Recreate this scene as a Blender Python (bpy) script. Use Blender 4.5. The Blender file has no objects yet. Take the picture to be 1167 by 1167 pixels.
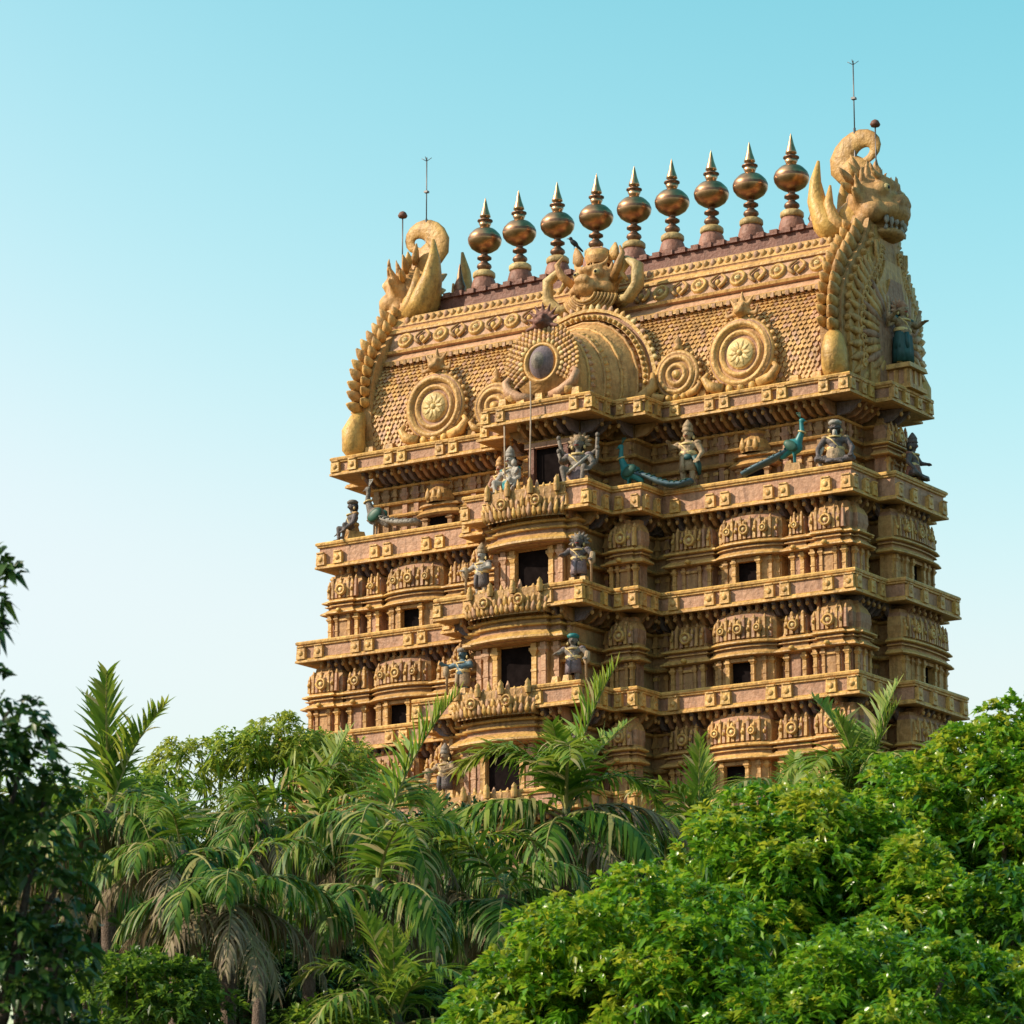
import bpy, bmesh, math, random
import numpy as np
from mathutils import Vector, Matrix
PI = math.pi
random.seed(7)
rng = np.random.default_rng(7)
scene = bpy.context.scene
COL = scene.collection

# ------------------------------------------------------------------ materials
def newmat(name):
    m = bpy.data.materials.new(name); m.use_nodes = True
    nt = m.node_tree; b = nt.nodes['Principled BSDF']
    return m, nt, b

def plaster(name, c, c2, rough=0.6, grime=0.55, bump=0.5, scale=1.0, spec=0.3):
    """weathered paint over carved plaster: two tones, streaky dirt and a chiselled surface"""
    m, nt, b = newmat(name); N = nt.nodes; L = nt.links
    tc = N.new('ShaderNodeTexCoord')
    n1 = N.new('ShaderNodeTexNoise'); n1.inputs['Scale'].default_value = 1.7*scale; n1.inputs['Detail'].default_value = 6
    n1.inputs['Roughness'].default_value = .65
    L.new(tc.outputs['Object'], n1.inputs['Vector'])
    mp = N.new('ShaderNodeMapping'); mp.inputs['Scale'].default_value = (2.6*scale, 2.6*scale, .55*scale)
    L.new(tc.outputs['Object'], mp.inputs['Vector'])
    n2 = N.new('ShaderNodeTexNoise'); n2.inputs['Scale'].default_value = 2.2; n2.inputs['Detail'].default_value = 8
    n2.inputs['Roughness'].default_value = .7
    L.new(mp.outputs['Vector'], n2.inputs['Vector'])
    r1 = N.new('ShaderNodeValToRGB'); r1.color_ramp.elements[0].position = .38; r1.color_ramp.elements[1].position = .62
    r1.color_ramp.elements[0].color = (*c, 1); r1.color_ramp.elements[1].color = (*c2, 1)
    L.new(n1.outputs['Fac'], r1.inputs['Fac'])
    r2 = N.new('ShaderNodeValToRGB'); r2.color_ramp.elements[0].position = .48; r2.color_ramp.elements[1].position = .68
    r2.color_ramp.elements[0].color = (1, 1, 1, 1); r2.color_ramp.elements[1].color = (1-grime, 1-grime*1.03, 1-grime*.98, 1)
    L.new(n2.outputs['Fac'], r2.inputs['Fac'])
    mx = N.new('ShaderNodeMix'); mx.data_type = 'RGBA'; mx.blend_type = 'MULTIPLY'; mx.inputs['Factor'].default_value = 1
    L.new(r1.outputs['Color'], mx.inputs[6]); L.new(r2.outputs['Color'], mx.inputs[7])
    n3 = N.new('ShaderNodeTexNoise'); n3.inputs['Scale'].default_value = 7.5*scale; n3.inputs['Detail'].default_value = 8; n3.inputs['Roughness'].default_value = .75
    L.new(tc.outputs['Object'], n3.inputs['Vector'])
    r3 = N.new('ShaderNodeValToRGB'); r3.color_ramp.elements[0].position = .36; r3.color_ramp.elements[1].position = .60
    r3.color_ramp.elements[0].color = (.60, .55, .50, 1); r3.color_ramp.elements[1].color = (1.08, 1.08, 1.08, 1)
    L.new(n3.outputs['Fac'], r3.inputs['Fac'])
    oi = N.new('ShaderNodeObjectInfo'); hv = N.new('ShaderNodeHueSaturation'); vr = N.new('ShaderNodeMapRange'); vr.inputs[3].default_value = .80; vr.inputs[4].default_value = 1.10
    L.new(oi.outputs['Random'], vr.inputs[0]); L.new(vr.outputs[0], hv.inputs['Value']); L.new(mx.outputs[2], hv.inputs['Color'])
    m3 = N.new('ShaderNodeMix'); m3.data_type = 'RGBA'; m3.blend_type = 'MULTIPLY'; m3.inputs['Factor'].default_value = .62
    L.new(hv.outputs['Color'], m3.inputs[6]); L.new(r3.outputs['Color'], m3.inputs[7])
    L.new(m3.outputs[2], b.inputs['Base Color'])
    v = N.new('ShaderNodeTexNoise'); v.inputs['Scale'].default_value = 9*scale; v.inputs['Detail'].default_value = 4
    L.new(tc.outputs['Object'], v.inputs['Vector'])
    bp = N.new('ShaderNodeBump'); bp.inputs['Strength'].default_value = bump; bp.inputs['Distance'].default_value = .06
    L.new(v.outputs['Fac'], bp.inputs['Height']); L.new(bp.outputs['Normal'], b.inputs['Normal'])
    b.inputs['Roughness'].default_value = rough; b.inputs['Specular IOR Level'].default_value = spec
    return m

def simple(name, c, rough=.5, metal=0.0, var=.25, scale=6, spec=.4):
    m, nt, b = newmat(name); N = nt.nodes; L = nt.links
    tc = N.new('ShaderNodeTexCoord'); n = N.new('ShaderNodeTexNoise'); n.inputs['Scale'].default_value = scale; n.inputs['Detail'].default_value = 5
    L.new(tc.outputs['Object'], n.inputs['Vector'])
    r = N.new('ShaderNodeValToRGB'); r.color_ramp.elements[0].position = .3; r.color_ramp.elements[1].position = .7
    r.color_ramp.elements[0].color = (*[x*(1-var) for x in c], 1); r.color_ramp.elements[1].color = (*[min(1, x*(1+var)) for x in c], 1)
    L.new(n.outputs['Fac'], r.inputs['Fac']); L.new(r.outputs['Color'], b.inputs['Base Color'])
    b.inputs['Roughness'].default_value = rough; b.inputs['Metallic'].default_value = metal
    b.inputs['Specular IOR Level'].default_value = spec
    return m

OCH  = plaster('ochre_paint',  (.665, .40, .135), (.565, .32, .11), .48, .5)
OCH2 = plaster('tan_paint',    (.555, .325, .125), (.475, .265, .105), .55, .5)
MAU  = plaster('mauve_paint',  (.47, .265, .165), (.40, .215, .13), .6, .5)
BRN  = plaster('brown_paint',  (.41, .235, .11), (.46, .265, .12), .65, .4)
GOLD = plaster('yellow_paint', (.69, .425, .12), (.59, .345, .10), .45, .48)
PALE = plaster('cream_yellow_paint', (.72, .55, .25), (.66, .47, .2), .45, .35)
PINK = plaster('pink_paint',   (.56, .335, .20), (.48, .27, .155), .55, .4)
RED  = plaster('maroon_paint', (.17, .07, .05), (.22, .10, .07), .6, .4)
VOID = simple('opening_shade_paint', (.012, .009, .009), 1.0, 0, .3, 6, 0.0)  # near-black fill: the shade inside the openings is painted into this colour
COPPER = simple('gilded_copper', (.46, .275, .15), .34, 1.0, .35, 4)
COPPERD = simple('tarnished_copper', (.20, .115, .075), .48, 1.0, .35, 8)
CREAM = plaster('cream_paint', (.62, .47, .22), (.55, .38, .16), .5, .4)
MAUD = plaster('dusky_pink_paint', (.30, .14, .10), (.36, .18, .13), .55, .4)
GREY = plaster('weathered_grey_paint', (.27, .235, .20), (.19, .16, .135), .6, .6, .4, 3)
DKGREY = plaster('sooty_grey_paint', (.15, .125, .13), (.11, .09, .085), .6, .5, .4, 3)
STONE = plaster('buff_paint', (.46, .33, .20), (.36, .25, .15), .6, .5, .4, 3)
WHITE = plaster('white_paint', (.50, .46, .41), (.36, .33, .29), .6, .5, .4, 3)
LILAC = plaster('lilac_paint', (.26, .205, .23), (.19, .15, .17), .6, .4, .3, 3)
TEAL = simple('teal_paint', (.02, .18, .19), .45)
DTEAL = simple('dark_teal_paint', (.018, .075, .078), .55)
GREEN = simple('green_paint', (.025, .085, .06), .5)
BLUE = simple('slate_blue_paint', (.07, .125, .16), .5)
REDP = simple('red_paint', (.35, .04, .03), .5)
BLACK = simple('black_paint', (.02, .02, .022), .5)
STEEL = simple('dull_steel', (.16, .15, .15), .45, .7)
ROPE = simple('pale_rope', (.42, .32, .24), .8)

# ------------------------------------------------------------------ mesh builder
class MB:
    def __init__(s): s.v = []; s.f = []; s.m = []; s.mats = []; s.sm = []
    def mi(s, mat):
        if mat not in s.mats: s.mats.append(mat)
        return s.mats.index(mat)
    def add(s, vs, fs, mat, smooth=False):
        o = len(s.v); s.v += [tuple(p) for p in vs]; k = s.mi(mat)
        for f in fs: s.f.append([i+o for i in f]); s.m.append(k); s.sm.append(smooth)
    def box(s, x0, x1, y0, y1, z0, z1, mat, fn=None):
        vs = [(x, y, z) for x in (x0, x1) for y in (y0, y1) for z in (z0, z1)]
        if fn: vs = [fn(*p) for p in vs]
        s.add(vs, [(0,1,3,2),(4,6,7,5),(0,4,5,1),(2,3,7,6),(0,2,6,4),(1,5,7,3)], mat)
    def taper(s, cx, cy, z0, z1, hx0, hy0, hx1, hy1, mat, fn=None):
        vs = [(cx+a*hx0, cy+b*hy0, z0) for a, b in ((-1,-1),(1,-1),(1,1),(-1,1))] + [(cx+a*hx1, cy+b*hy1, z1) for a, b in ((-1,-1),(1,-1),(1,1),(-1,1))]
        if fn: vs = [fn(*p) for p in vs]
        s.add(vs, [(3,2,1,0),(4,5,6,7)]+[(i,(i+1)%4,(i+1)%4+4,i+4) for i in range(4)], mat)
    def sweep(s, path, prof, mats, closed=False, smooth=False):
        """path: plan points, outward on the right; prof: (offset, z); mats: one per profile segment"""
        n = len(path); P = [Vector((p[0], p[1])) for p in path]; nor = []
        for i in range(n):
            ns = []
            for a, b in ((i-1, i), (i, i+1)):
                if not closed and (a < 0 or b >= n): continue
                d = P[b % n]-P[a % n]
                if d.length < 1e-7: continue
                d.normalize(); ns.append(Vector((d.y, -d.x)))
            if len(ns) == 2:
                k = 1+ns[0].dot(ns[1]); nor.append((ns[0]+ns[1])/max(k, .35))
            else: nor.append(ns[0])
        m = len(prof); vs = []
        for i in range(n):
            for (o, z) in prof: vs.append((P[i].x+nor[i].x*o, P[i].y+nor[i].y*o, z))
        for j in range(m-1):
            fs = []
            for i in range(n if closed else n-1):
                a = i*m+j; b = ((i+1) % n)*m+j
                fs.append((a, b, b+1, a+1))
            o = len(s.v)
            if j == 0: base = o; s.v += vs
            mt = mats[j] if isinstance(mats, (list, tuple)) else mats
            k = s.mi(mt)
            for f in fs: s.f.append([q+base for q in f]); s.m.append(k); s.sm.append(smooth)
    def ngon(s, pts, z, mat): s.add([(p[0], p[1], z) for p in pts], [tuple(range(len(pts)))], mat)
    def lathe(s, prof, mats, cx=0, cy=0, n=20, fn=None, a0=0, a1=2*PI, smooth=True):
        """revolve (r, z) about the vertical; fn maps the points afterwards"""
        full = abs(a1-a0-2*PI) < 1e-6; k = n if full else n+1; m = len(prof); vs = []
        for i in range(k):
            a = a0+(a1-a0)*i/n
            for r, z in prof:
                p = (cx+r*math.cos(a), cy+r*math.sin(a), z); vs.append(fn(*p) if fn else p)
        base = len(s.v); s.v += vs
        for j in range(m-1):
            mt = mats[j] if isinstance(mats, (list, tuple)) else mats; q = s.mi(mt)
            for i in range(n):
                a = i*m+j; b = ((i+1) % k)*m+j
                s.f.append([base+a, base+b, base+b+1, base+a+1]); s.m.append(q); s.sm.append(smooth)
    def ell(s, c, r, mat, rot=None, nu=10, nv=6):
        vs = []; fs = []
        for j in range(nv+1):
            t = PI*j/nv
            for i in range(nu):
                a = 2*PI*i/nu
                p = Vector((r[0]*math.sin(t)*math.cos(a), r[1]*math.sin(t)*math.sin(a), r[2]*math.cos(t)))
                if rot is not None: p = rot @ p
                vs.append(p+Vector(c))
        for j in range(nv):
            for i in range(nu):
                fs.append((j*nu+i, (j+1)*nu+i, (j+1)*nu+(i+1) % nu, j*nu+(i+1) % nu))
        s.add(vs, fs, mat, True)
    def tube(s, pts, rad, mat, n=8, sq=(1, 1), caps=True, up=(0, 0, 1)):
        P = [Vector(p) for p in pts]; m = len(P)
        if not isinstance(rad, (list, tuple)): rad = [rad]*m
        vs = []; prev = None
        for i in range(m):
            d = (P[min(i+1, m-1)]-P[max(i-1, 0)])
            if d.length < 1e-9: d = Vector((0, 0, 1))
            d.normalize()
            if prev is None:
                u = Vector(up).cross(d)
                if u.length < .05: u = Vector((1, 0, 0)).cross(d)
            else: u = prev-d*prev.dot(d)
            u.normalize(); prev = u; w = d.cross(u)
            for k in range(n):
                a = 2*PI*k/n
                vs.append(P[i]+u*(math.cos(a)*rad[i]*sq[0])+w*(math.sin(a)*rad[i]*sq[1]))
        fs = [(i*n+k, i*n+(k+1) % n, (i+1)*n+(k+1) % n, (i+1)*n+k) for i in range(m-1) for k in range(n)]
        if caps: fs += [tuple(range(n-1, -1, -1)), tuple((m-1)*n+k for k in range(n))]
        s.add(vs, fs, mat, True)
    def leaf(s, c, d, L, w, mat, side=(0, 1, 0), t=.5):
        """a fat carved leaf or flame pointing along d"""
        d = Vector(d).normalized(); sd = Vector(side); u = (sd-d*sd.dot(d)).normalized(); v = d.cross(u); c = Vector(c)
        vs = []; rings = ((0, .55), (.3, 1), (.65, .7), (.95, .16))
        for q, k in rings:
            for a in range(6):
                an = 2*PI*a/6
                vs.append(c+d*(L*q)+v*(math.cos(an)*w*k)+u*(math.sin(an)*w*k*t))
        fs = [(r*6+i, r*6+(i+1) % 6, (r+1)*6+(i+1) % 6, (r+1)*6+i) for r in range(3) for i in range(6)]
        fs += [(5, 4, 3, 2, 1, 0), (18, 19, 20, 21, 22, 23)]
        s.add(vs, fs, mat, True)
    def obj(s, name, parent=None, loc=(0, 0, 0), rz=0.0, fix=True):
        me = bpy.data.meshes.new(name); me.from_pydata(s.v, [], s.f)
        for mt in s.mats: me.materials.append(mt)
        me.polygons.foreach_set('material_index', s.m); me.polygons.foreach_set('use_smooth', s.sm)
        if fix:
            bm = bmesh.new(); bm.from_mesh(me); bmesh.ops.recalc_face_normals(bm, faces=bm.faces); bm.to_mesh(me); bm.free()
        me.update()
        o = bpy.data.objects.new(name, me); COL.objects.link(o); o.location = loc; o.rotation_euler = (0, 0, rz)
        if parent is not None: o.parent = parent
        return o

def empty(name, loc=(0, 0, 0), rz=0.0, scale=1.0):
    o = bpy.data.objects.new(name, None); COL.objects.link(o); o.location = loc; o.rotation_euler = (0, 0, rz); o.scale = (scale,)*3
    o.empty_display_size = .2
    return o
def tag(o, label, cat, group=None, kind=None):
    o['label'] = label; o['category'] = cat
    if group: o['group'] = group
    if kind: o['kind'] = kind
    return o
def copy_tree(o, parent=None):
    kids = [c for c in COL.objects if c.parent == o]
    c = o.copy(); COL.objects.link(c); c.parent = parent
    for k in kids: copy_tree(k, c)
    return c

def blob(name, parts, mat, voxel=.02, smooth=4, parent=None):
    """one continuous body from tapered limbs (p0,r0,p1,r1) and ellipsoids (c,(rx,ry,rz)) fused by a voxel remesh"""
    b = MB()
    for q in parts:
        if len(q) == 4:
            p0, r0, p1, r1 = q; p0 = Vector(p0); p1 = Vector(p1)
            b.tube([p0, p0.lerp(p1, .5), p1], [r0, (r0+r1)/2, r1], mat, 8)
            b.ell(p0, (r0,)*3, mat, None, 8, 6); b.ell(p1, (r1,)*3, mat, None, 8, 6)
        elif len(q) == 3: b.ell(q[0], q[1], mat, q[2], 12, 8)
        else: b.ell(q[0], q[1], mat, None, 12, 8)
    o = b.obj(name)
    md = o.modifiers.new('r', 'REMESH'); md.mode = 'VOXEL'; md.voxel_size = voxel; md.use_smooth_shade = True
    ms = o.modifiers.new('s', 'SMOOTH'); ms.iterations = smooth; ms.factor = .5
    dg = bpy.context.evaluated_depsgraph_get(); dg.update()
    me = bpy.data.meshes.new_from_object(o.evaluated_get(dg))
    old = o.data; o.modifiers.clear(); o.data = me; bpy.data.meshes.remove(old)
    me.materials.clear(); me.materials.append(mat)
    me.polygons.foreach_set('use_smooth', [True]*len(me.polygons))
    me.polygons.foreach_set('material_index', [0]*len(me.polygons))
    o.name = name
    if parent is not None: o.parent = parent
    return o
# ------------------------------------------------------------------ the temple tower
tower = empty('temple_tower')
tag(tower, 'tall ochre and mauve carved temple gateway tower of stepped storeys under a barrel roof', 'temple tower')
# lip outline of each cornice: z of its underside edge, band height, half width, front, centre bay, middle step, end bay
LV = [dict(z=27.25, h=.55, W=8.58, F=3.05, cw=1.76, C=5.18, iw=2.78, I=4.0,  ew=1.60, ex=.50, e2=.86, B=1.15, wo=-.95),
      dict(z=24.43, h=.78, W=8.79, F=3.42, cw=2.05, C=5.78, iw=2.98, I=4.55, ew=1.95, ex=.53, e2=1.08, B=1.40),
      dict(z=21.62, h=.62, W=9.08, F=3.92, cw=2.40, C=6.62, iw=3.20, I=5.12, ew=2.15, ex=.55, e2=1.06, B=1.42),
      dict(z=18.80, h=.62, W=9.38, F=4.40, cw=2.70, C=7.20, iw=3.45, I=5.62, ew=2.35, ex=.56, e2=.75, B=1.15),
      dict(z=15.95, h=.62, W=9.70, F=4.88, cw=3.00, C=7.85, iw=3.75, I=6.15, ew=2.6, ex=.58, e2=.8, B=1.2),
      dict(z=13.00, h=.66, W=10.05, F=5.40, cw=3.30, C=8.50, iw=4.05, I=6.70, ew=2.85, ex=.60, e2=.9, B=1.3)]
def plan(l):
    W, F, c, C, i, I, e, x = (l[k] for k in ('W','F','cw','C','iw','I','ew','ex'))
    f = [(-W,-F),(-i,-F),(-i,-I),(-c,-I),(-c,-C),(c,-C),(c,-I),(i,-I),(i,-F),(W,-F),(W,-e),(W+x,-e)]
    g, B = l['e2'], l['B']
    return f+[(W+x, g), (W, g), (W, B), (-W, B), (-W, g), (-W-x, g), (-W-x, -e), (-W, -e)]

def offset_path(path, o):
    n = len(path); out = []
    for i in range(n):
        a = Vector(path[i])-Vector(path[i-1]); b = Vector(path[(i+1) % n])-Vector(path[i]); a.normalize(); b.normalize()
        n1 = Vector((a.y, -a.x)); n2 = Vector((b.y, -b.x)); k = (n1+n2)/(1+n1.dot(n2))
        out.append((path[i][0]+k.x*o, path[i][1]+k.y*o))
    return out

FRONT = lambda y: (lambda u, v, z: (u, y-v, z))          # u along the front, v outwards
ENDR = lambda x: (lambda u, v, z: (x+v, u, z))           # u along the right end

def cornice(l, parent):
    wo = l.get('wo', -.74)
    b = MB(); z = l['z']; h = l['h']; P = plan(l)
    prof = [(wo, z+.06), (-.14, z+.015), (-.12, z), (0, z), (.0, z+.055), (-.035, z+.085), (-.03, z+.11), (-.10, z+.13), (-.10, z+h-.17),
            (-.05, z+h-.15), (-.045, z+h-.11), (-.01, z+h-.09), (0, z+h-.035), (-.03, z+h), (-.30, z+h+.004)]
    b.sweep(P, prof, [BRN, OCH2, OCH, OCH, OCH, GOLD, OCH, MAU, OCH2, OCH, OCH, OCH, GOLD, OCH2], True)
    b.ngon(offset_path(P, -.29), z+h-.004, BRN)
    # carved square bosses on the band: pairs over each little shrine, on the front and the right end
    def boss(fn, u, w=.15):
        zt_ = min(z+.44, z+h-.14)
        b.taper(u, -.06, z+.10, zt_, w, .085, w*.9, .075, GOLD if random.random() < .4 else OCH, fn)
        b.ell(fn(u, .012, (z+.10+zt_)/2), (w*.6, w*.35, w*.6) if fn(0, 0, 0)[1] == fn(1, 0, 0)[1] else (w*.35, w*.6, w*.6), OCH, None, 8, 6)
        b.box(u-w*.8, u+w*.8, -.06, .045, zt_, zt_+.035, OCH, fn)
    a = l['iw']; W = l['W']
    for s in (-1, 1):
        for q in (.06, .25, .33, .56, .64, .86, .965): boss(FRONT(-l['F']), s*(a+(W-a)*q)*1.0)
        for q in (.2, .75): boss(FRONT(-l['I']), s*(l['cw']+(a-l['cw'])*q), .12)
        for q in (.15, .9): boss(FRONT(-l['C']), s*(1.1+(l['cw']-1.1)*q), .13)
    for q in (.08, .35, .65, .92): boss(ENDR(W+l['ex']), -l['ew']+q*(l['ew']+l['e2']), .13)
    for q in (.12, .55, .85): boss(ENDR(W), -l['F']+(l['F']-l['ew'])*q, .12)
    for s in (l['cw'], l['iw']):      # side faces of the projections
        y0, y1 = (-l['C'], -l['I']) if s == l['cw'] else (-l['I'], -l['F'])
        for q in (.25, .75): boss(ENDR(s), y0+(y1-y0)*q, .1)
    return b.obj('cornice', parent)

def brackets(l, parent):
    """row of carved brackets under a cornice"""
    b = MB(); z = l['z']; P = plan(l); wo = l.get('wo', -.74); K = -wo/.95
    n = len(P)
    for i in range(15):
        p = Vector(P[i]); q = Vector(P[(i+1) % n]); d = q-p; L = d.length; d.normalize(); nr = Vector((d.y, -d.x))
        s0 = .12 if (i in (1, 3, 6, 8, 10)) else .3; 
        def cvx(a):
            e1 = Vector(P[a])-Vector(P[a-1]); e2 = Vector(P[(a+1) % n])-Vector(P[a]); return e1.x*e2.y-e1.y*e2.x > 0
        sa = 1.02*K if cvx(i) else -.62*K; sb = L-1.02*K if cvx((i+1) % n) else L+.62*K
        if sb-sa < .1: continue
        k = max(2, int((sb-sa)/.24))
        for j in range(k):
            s = sa+(sb-sa)*j/(k-1)
            def fn(u, v, w, p=p, d=d, nr=nr, s=s):
                t = p+d*(s+u)+nr*v; return (t.x, t.y, w)
            mt = (MAU, BRN, LILAC)[int(rng.integers(3))]
            vs = [(-.055,-.93,-.34),(.055,-.93,-.34),(.055,-.93,.02),(-.055,-.93,.02),(-.055,-.30,-.10),(.055,-.30,-.10),(.055,-.22,.02),(-.055,-.22,.02),(-.055,-.6,-.30),(.055,-.6,-.30)]
            b.add([fn(u, v*K, z+w) for u, v, w in vs], [(0,3,7,4,8),(1,9,5,6,2),(8,4,5,9),(0,8,9,1),(4,7,6,5)], mt)
            b.ell(fn(0, -.27*K, z-.13), (.06, .06, .07), OCH2, None, 6, 4)
    b.sweep(P, [(wo+.01, z-.46), (wo+.11, z-.43), (wo+.15, z-.38), (wo+.01, z-.34)], [OCH2, OCH, OCH2], True)
    return b.obj('bracket_frieze', parent)

def wall(l, zlo, name, parent):
    """recessed main wall of a storey with engaged pilasters and string courses"""
    b = MB(); z1 = l['z']+.05; P = plan(l); h = z1-zlo; wo = l.get('wo', -.74)
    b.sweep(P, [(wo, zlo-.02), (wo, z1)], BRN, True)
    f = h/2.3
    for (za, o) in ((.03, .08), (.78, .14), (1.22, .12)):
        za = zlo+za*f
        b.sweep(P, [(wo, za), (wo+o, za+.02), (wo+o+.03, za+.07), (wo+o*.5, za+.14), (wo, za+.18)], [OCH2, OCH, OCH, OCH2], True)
    n = len(P); Q = offset_path(P, wo)
    for i in (0, 2, 4, 6, 8, 9, 11):
        p = Vector(Q[i]); q = Vector(Q[(i+1) % n]); d = q-p; L = d.length
        if L < .3: continue
        d.normalize(); nr = Vector((d.y, -d.x)); k = max(2, int((L-.2)/.31))
        for j in range(k):
            s = .12+(L-.24)*j/(k-1)
            def fn(u, v, w, p=p, d=d, nr=nr, s=s):
                t = p+d*(s+u)+nr*(v+.95); return (t.x, t.y, w)
            b.box(-.05, .05, -.95, -.88, zlo, zlo+.72*f, OCH2 if j % 2 else MAU, fn)
            b.box(-.075, .075, -.95, -.86, zlo+.58*f, zlo+.68*f, OCH, fn)
            b.box(-.06, .06, -.95, -.87, zlo+1.3*f, zlo+1.95*f, MAU if j % 2 else OCH2, fn)
            b.taper(0, -.9, zlo+1.5*f, zlo+1.75*f, .11, .06, .03, .04, OCH2, fn)
    return b.obj(name, parent)

def pilaster(b, fn, u, v, z0, z1, w=.06, mt=None):
    mt = mt or OCH; h = z1-z0
    b.box(u-w*1.35, u+w*1.35, v-.03, v+.085, z0, z0+.10*h, mt, fn)
    b.box(u-w, u+w, v-.03, v+.06, z0+.10*h, z0+.74*h, mt, fn)
    b.box(u-w*1.15, u+w*1.15, v-.03, v+.075, z0+.42*h, z0+.47*h, mt, fn)
    b.taper(u, v+.02, z0+.74*h, z0+.84*h, w*.7, .045, w*1.5, .08, mt, fn)
    b.box(u-w*1.7, u+w*1.7, v-.03, v+.11, z0+.84*h, z0+.90*h, mt, fn)
    b.box(u-w*1.1, u+w*1.1, v-.03, v+.09, z0+.90*h, z0+h, mt, fn)

def bay(kind, fn, pth, u0, u1, vf, zlo, zt, parent, name, window=None):
    """a miniature shrine carved on the wall. pth: its plan outline in (u, v)"""
    b = MB(); f = (zt-zlo)/2.2; Z = lambda t: zlo+f*float(np.interp(t, [-1, 0, .76, 1.54, 2.2], [-.84/.76, 0, .84, 1.36, 2.2]))
    path = [fn(u, v, 0)[:2] for u, v in pth]
    wallm = MAU if kind != 'sala' else OCH2
    zw = Z(.76)
    if window is None:
        b.sweep(path, [(0, zlo-.02), (.05, zlo-.02), (.05, Z(.07)), (0, Z(.09)), (0, zw)], [OCH2, OCH, OCH2, wallm])
    else:
        w0, w1 = window
        li = [p for p in pth if p[0] < w0-1e-4]; ri = [p for p in pth if p[0] > w1+1e-4]
        vv = max(p[1] for p in pth)
        for sub in (li+[(w0, vv), (w0, -.72)], [(w1, -.72), (w1, vv)]+ri):
            b.sweep([fn(u, v, 0)[:2] for u, v in sub], [(0, zlo-.02), (.0, zw)], [wallm])
    e1 = [(0, zw-.002), (.05, Z(.775)), (.06, Z(.80)), (.18, Z(.79)), (.23, Z(.83)), (.225, Z(.89)), (.18, Z(.93)), (.12, Z(1.0)), (.09, Z(1.03)), (.09, Z(1.06)), (.05, Z(1.08)), (.05, Z(1.17)),
          (.13, Z(1.19)), (.13, Z(1.23)), (.07, Z(1.25)), (.07, Z(1.32)), (.16, Z(1.33)), (.20, Z(1.365)), (.195, Z(1.42)), (.14, Z(1.46)), (.08, Z(1.52)), (.05, Z(1.54))]
    m1 = [OCH2, MAU, BRN, OCH, OCH, GOLD, OCH, OCH, OCH2, MAU, BRN, BRN, OCH, GOLD, MAU, BRN, OCH, GOLD, OCH, OCH, OCH2]
    if kind == 'corner':
        e2 = [(.05, Z(1.58)), (.085, Z(1.70)), (.075, Z(1.90)), (.0, Z(2.04)), (-.08, Z(2.11)), (-.1, Z(2.2))]; m2 = [OCH2, MAU, MAU, OCH2, OCH2, BRN]
    elif kind == 'sala':
        e2 = [(.05, Z(1.58)), (.07, Z(1.80)), (.02, Z(2.02)), (-.06, Z(2.12)), (-.1, Z(2.2))]; m2 = [OCH2, OCH2, OCH2, MAU, BRN]
    else:
        e2 = [(.02, Z(1.62)), (.03, Z(1.80)), (-.04, Z(1.98)), (-.16, Z(2.1)), (-.18, Z(2.2))]; m2 = [OCH2, MAU, MAU, OCH2, BRN]
    b.sweep(path, e1+e2, m1+m2, False)
    w = u1-u0; vm = max(p[1] for p in pth)
    # ribs and a horseshoe arch on the little roof
    k = max(4, int(w/.135))
    for j in range(k):
        u = u0+w*(j+.5)/k
        vv = np.interp(u, [p[0] for p in pth], [p[1] for p in pth]) if kind == 'sala' else vf
        hh = Z(1.98) if j % 2 else Z(1.84); b.taper(u, vv+.07, Z(1.555), hh, w/k*.30, .065, w/k*.24, .045, (OCH, OCH2, MAU, OCH, PINK)[j % 5], fn)
        b.leaf(fn(u, vv+.07, hh-.02), (0, 0, 1), .15 if j % 2 else .2, w/k*.38, OCH2 if j % 2 else OCH, fn(0, 1, 0), .7)
        if j % 2 == 0: b.ell(fn(u, vv+.14, Z(1.74)), (.045, .045, .06), GOLD, None, 6, 4)
    def disc(u, v, z, r, d=.07):
        g = lambda x, y, q: fn(u+x, v+q, z+y)
        b.lathe([(0, d), (r*.35, d), (r*.42, d*.4), (r*.62, d*.4), (r*.7, d*1.2), (r, d), (r, -.08)], [PALE, OCH, MAU, OCH, GOLD, OCH2], n=12, fn=g)
        b.leaf(fn(u, v+.03, z+r*.8), (0, 0, 1), r*.9, r*.4, OCH)
    if kind == 'sala':
        for q in (.2, .5, .8):
            u = u0+w*q; disc(u, np.interp(u, [p[0] for p in pth], [p[1] for p in pth])+.13, Z(1.76), .15 if q == .5 else .11)
        for q in (.1, .37, .63, .9): b.ell(fn(u0+w*q, vm-.05+(.02 if .3 < q < .7 else -.1), Z(.94)), (.07, .07, .06), GOLD, None, 8, 5)
    else:
        disc((u0+u1)/2, vf+.15, Z(1.74), min(.17, w*.22))
        b.ell(fn((u0+u1)/2, vf+.27, Z(.93)), (.09, .09, .07), GOLD, None, 8, 5)
    # pilasters and framed niche
    if window is None:
        for u in (u0+.07, u1-.07): pilaster(b, fn, u, (vf if kind != 'sala' else pth[1][1]), zlo, Z(.76), .055)
        if w > .7:
            for q in (.30, .70): pilaster(b, fn, u0+w*q, vm, zlo, Z(.76), .045, OCH2)
            b.box(u0+w*.38, u1-w*.38, vm-.03, vm+.02, Z(.12), Z(.60), BRN, fn)
            b.box(u0+w*.36, u1-w*.36, vm-.03, vm+.07, Z(.60), Z(.66), OCH, fn)
        else: b.box(u0+w*.3, u1-w*.3, vm-.03, vm+.03, Z(.14), Z(.62), MAU, fn)
    else:
        w0, w1 = window
        for u in (u0+.08, u1-.08): pilaster(b, fn, u, pth[1][1], zlo, Z(.76), .055)
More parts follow.
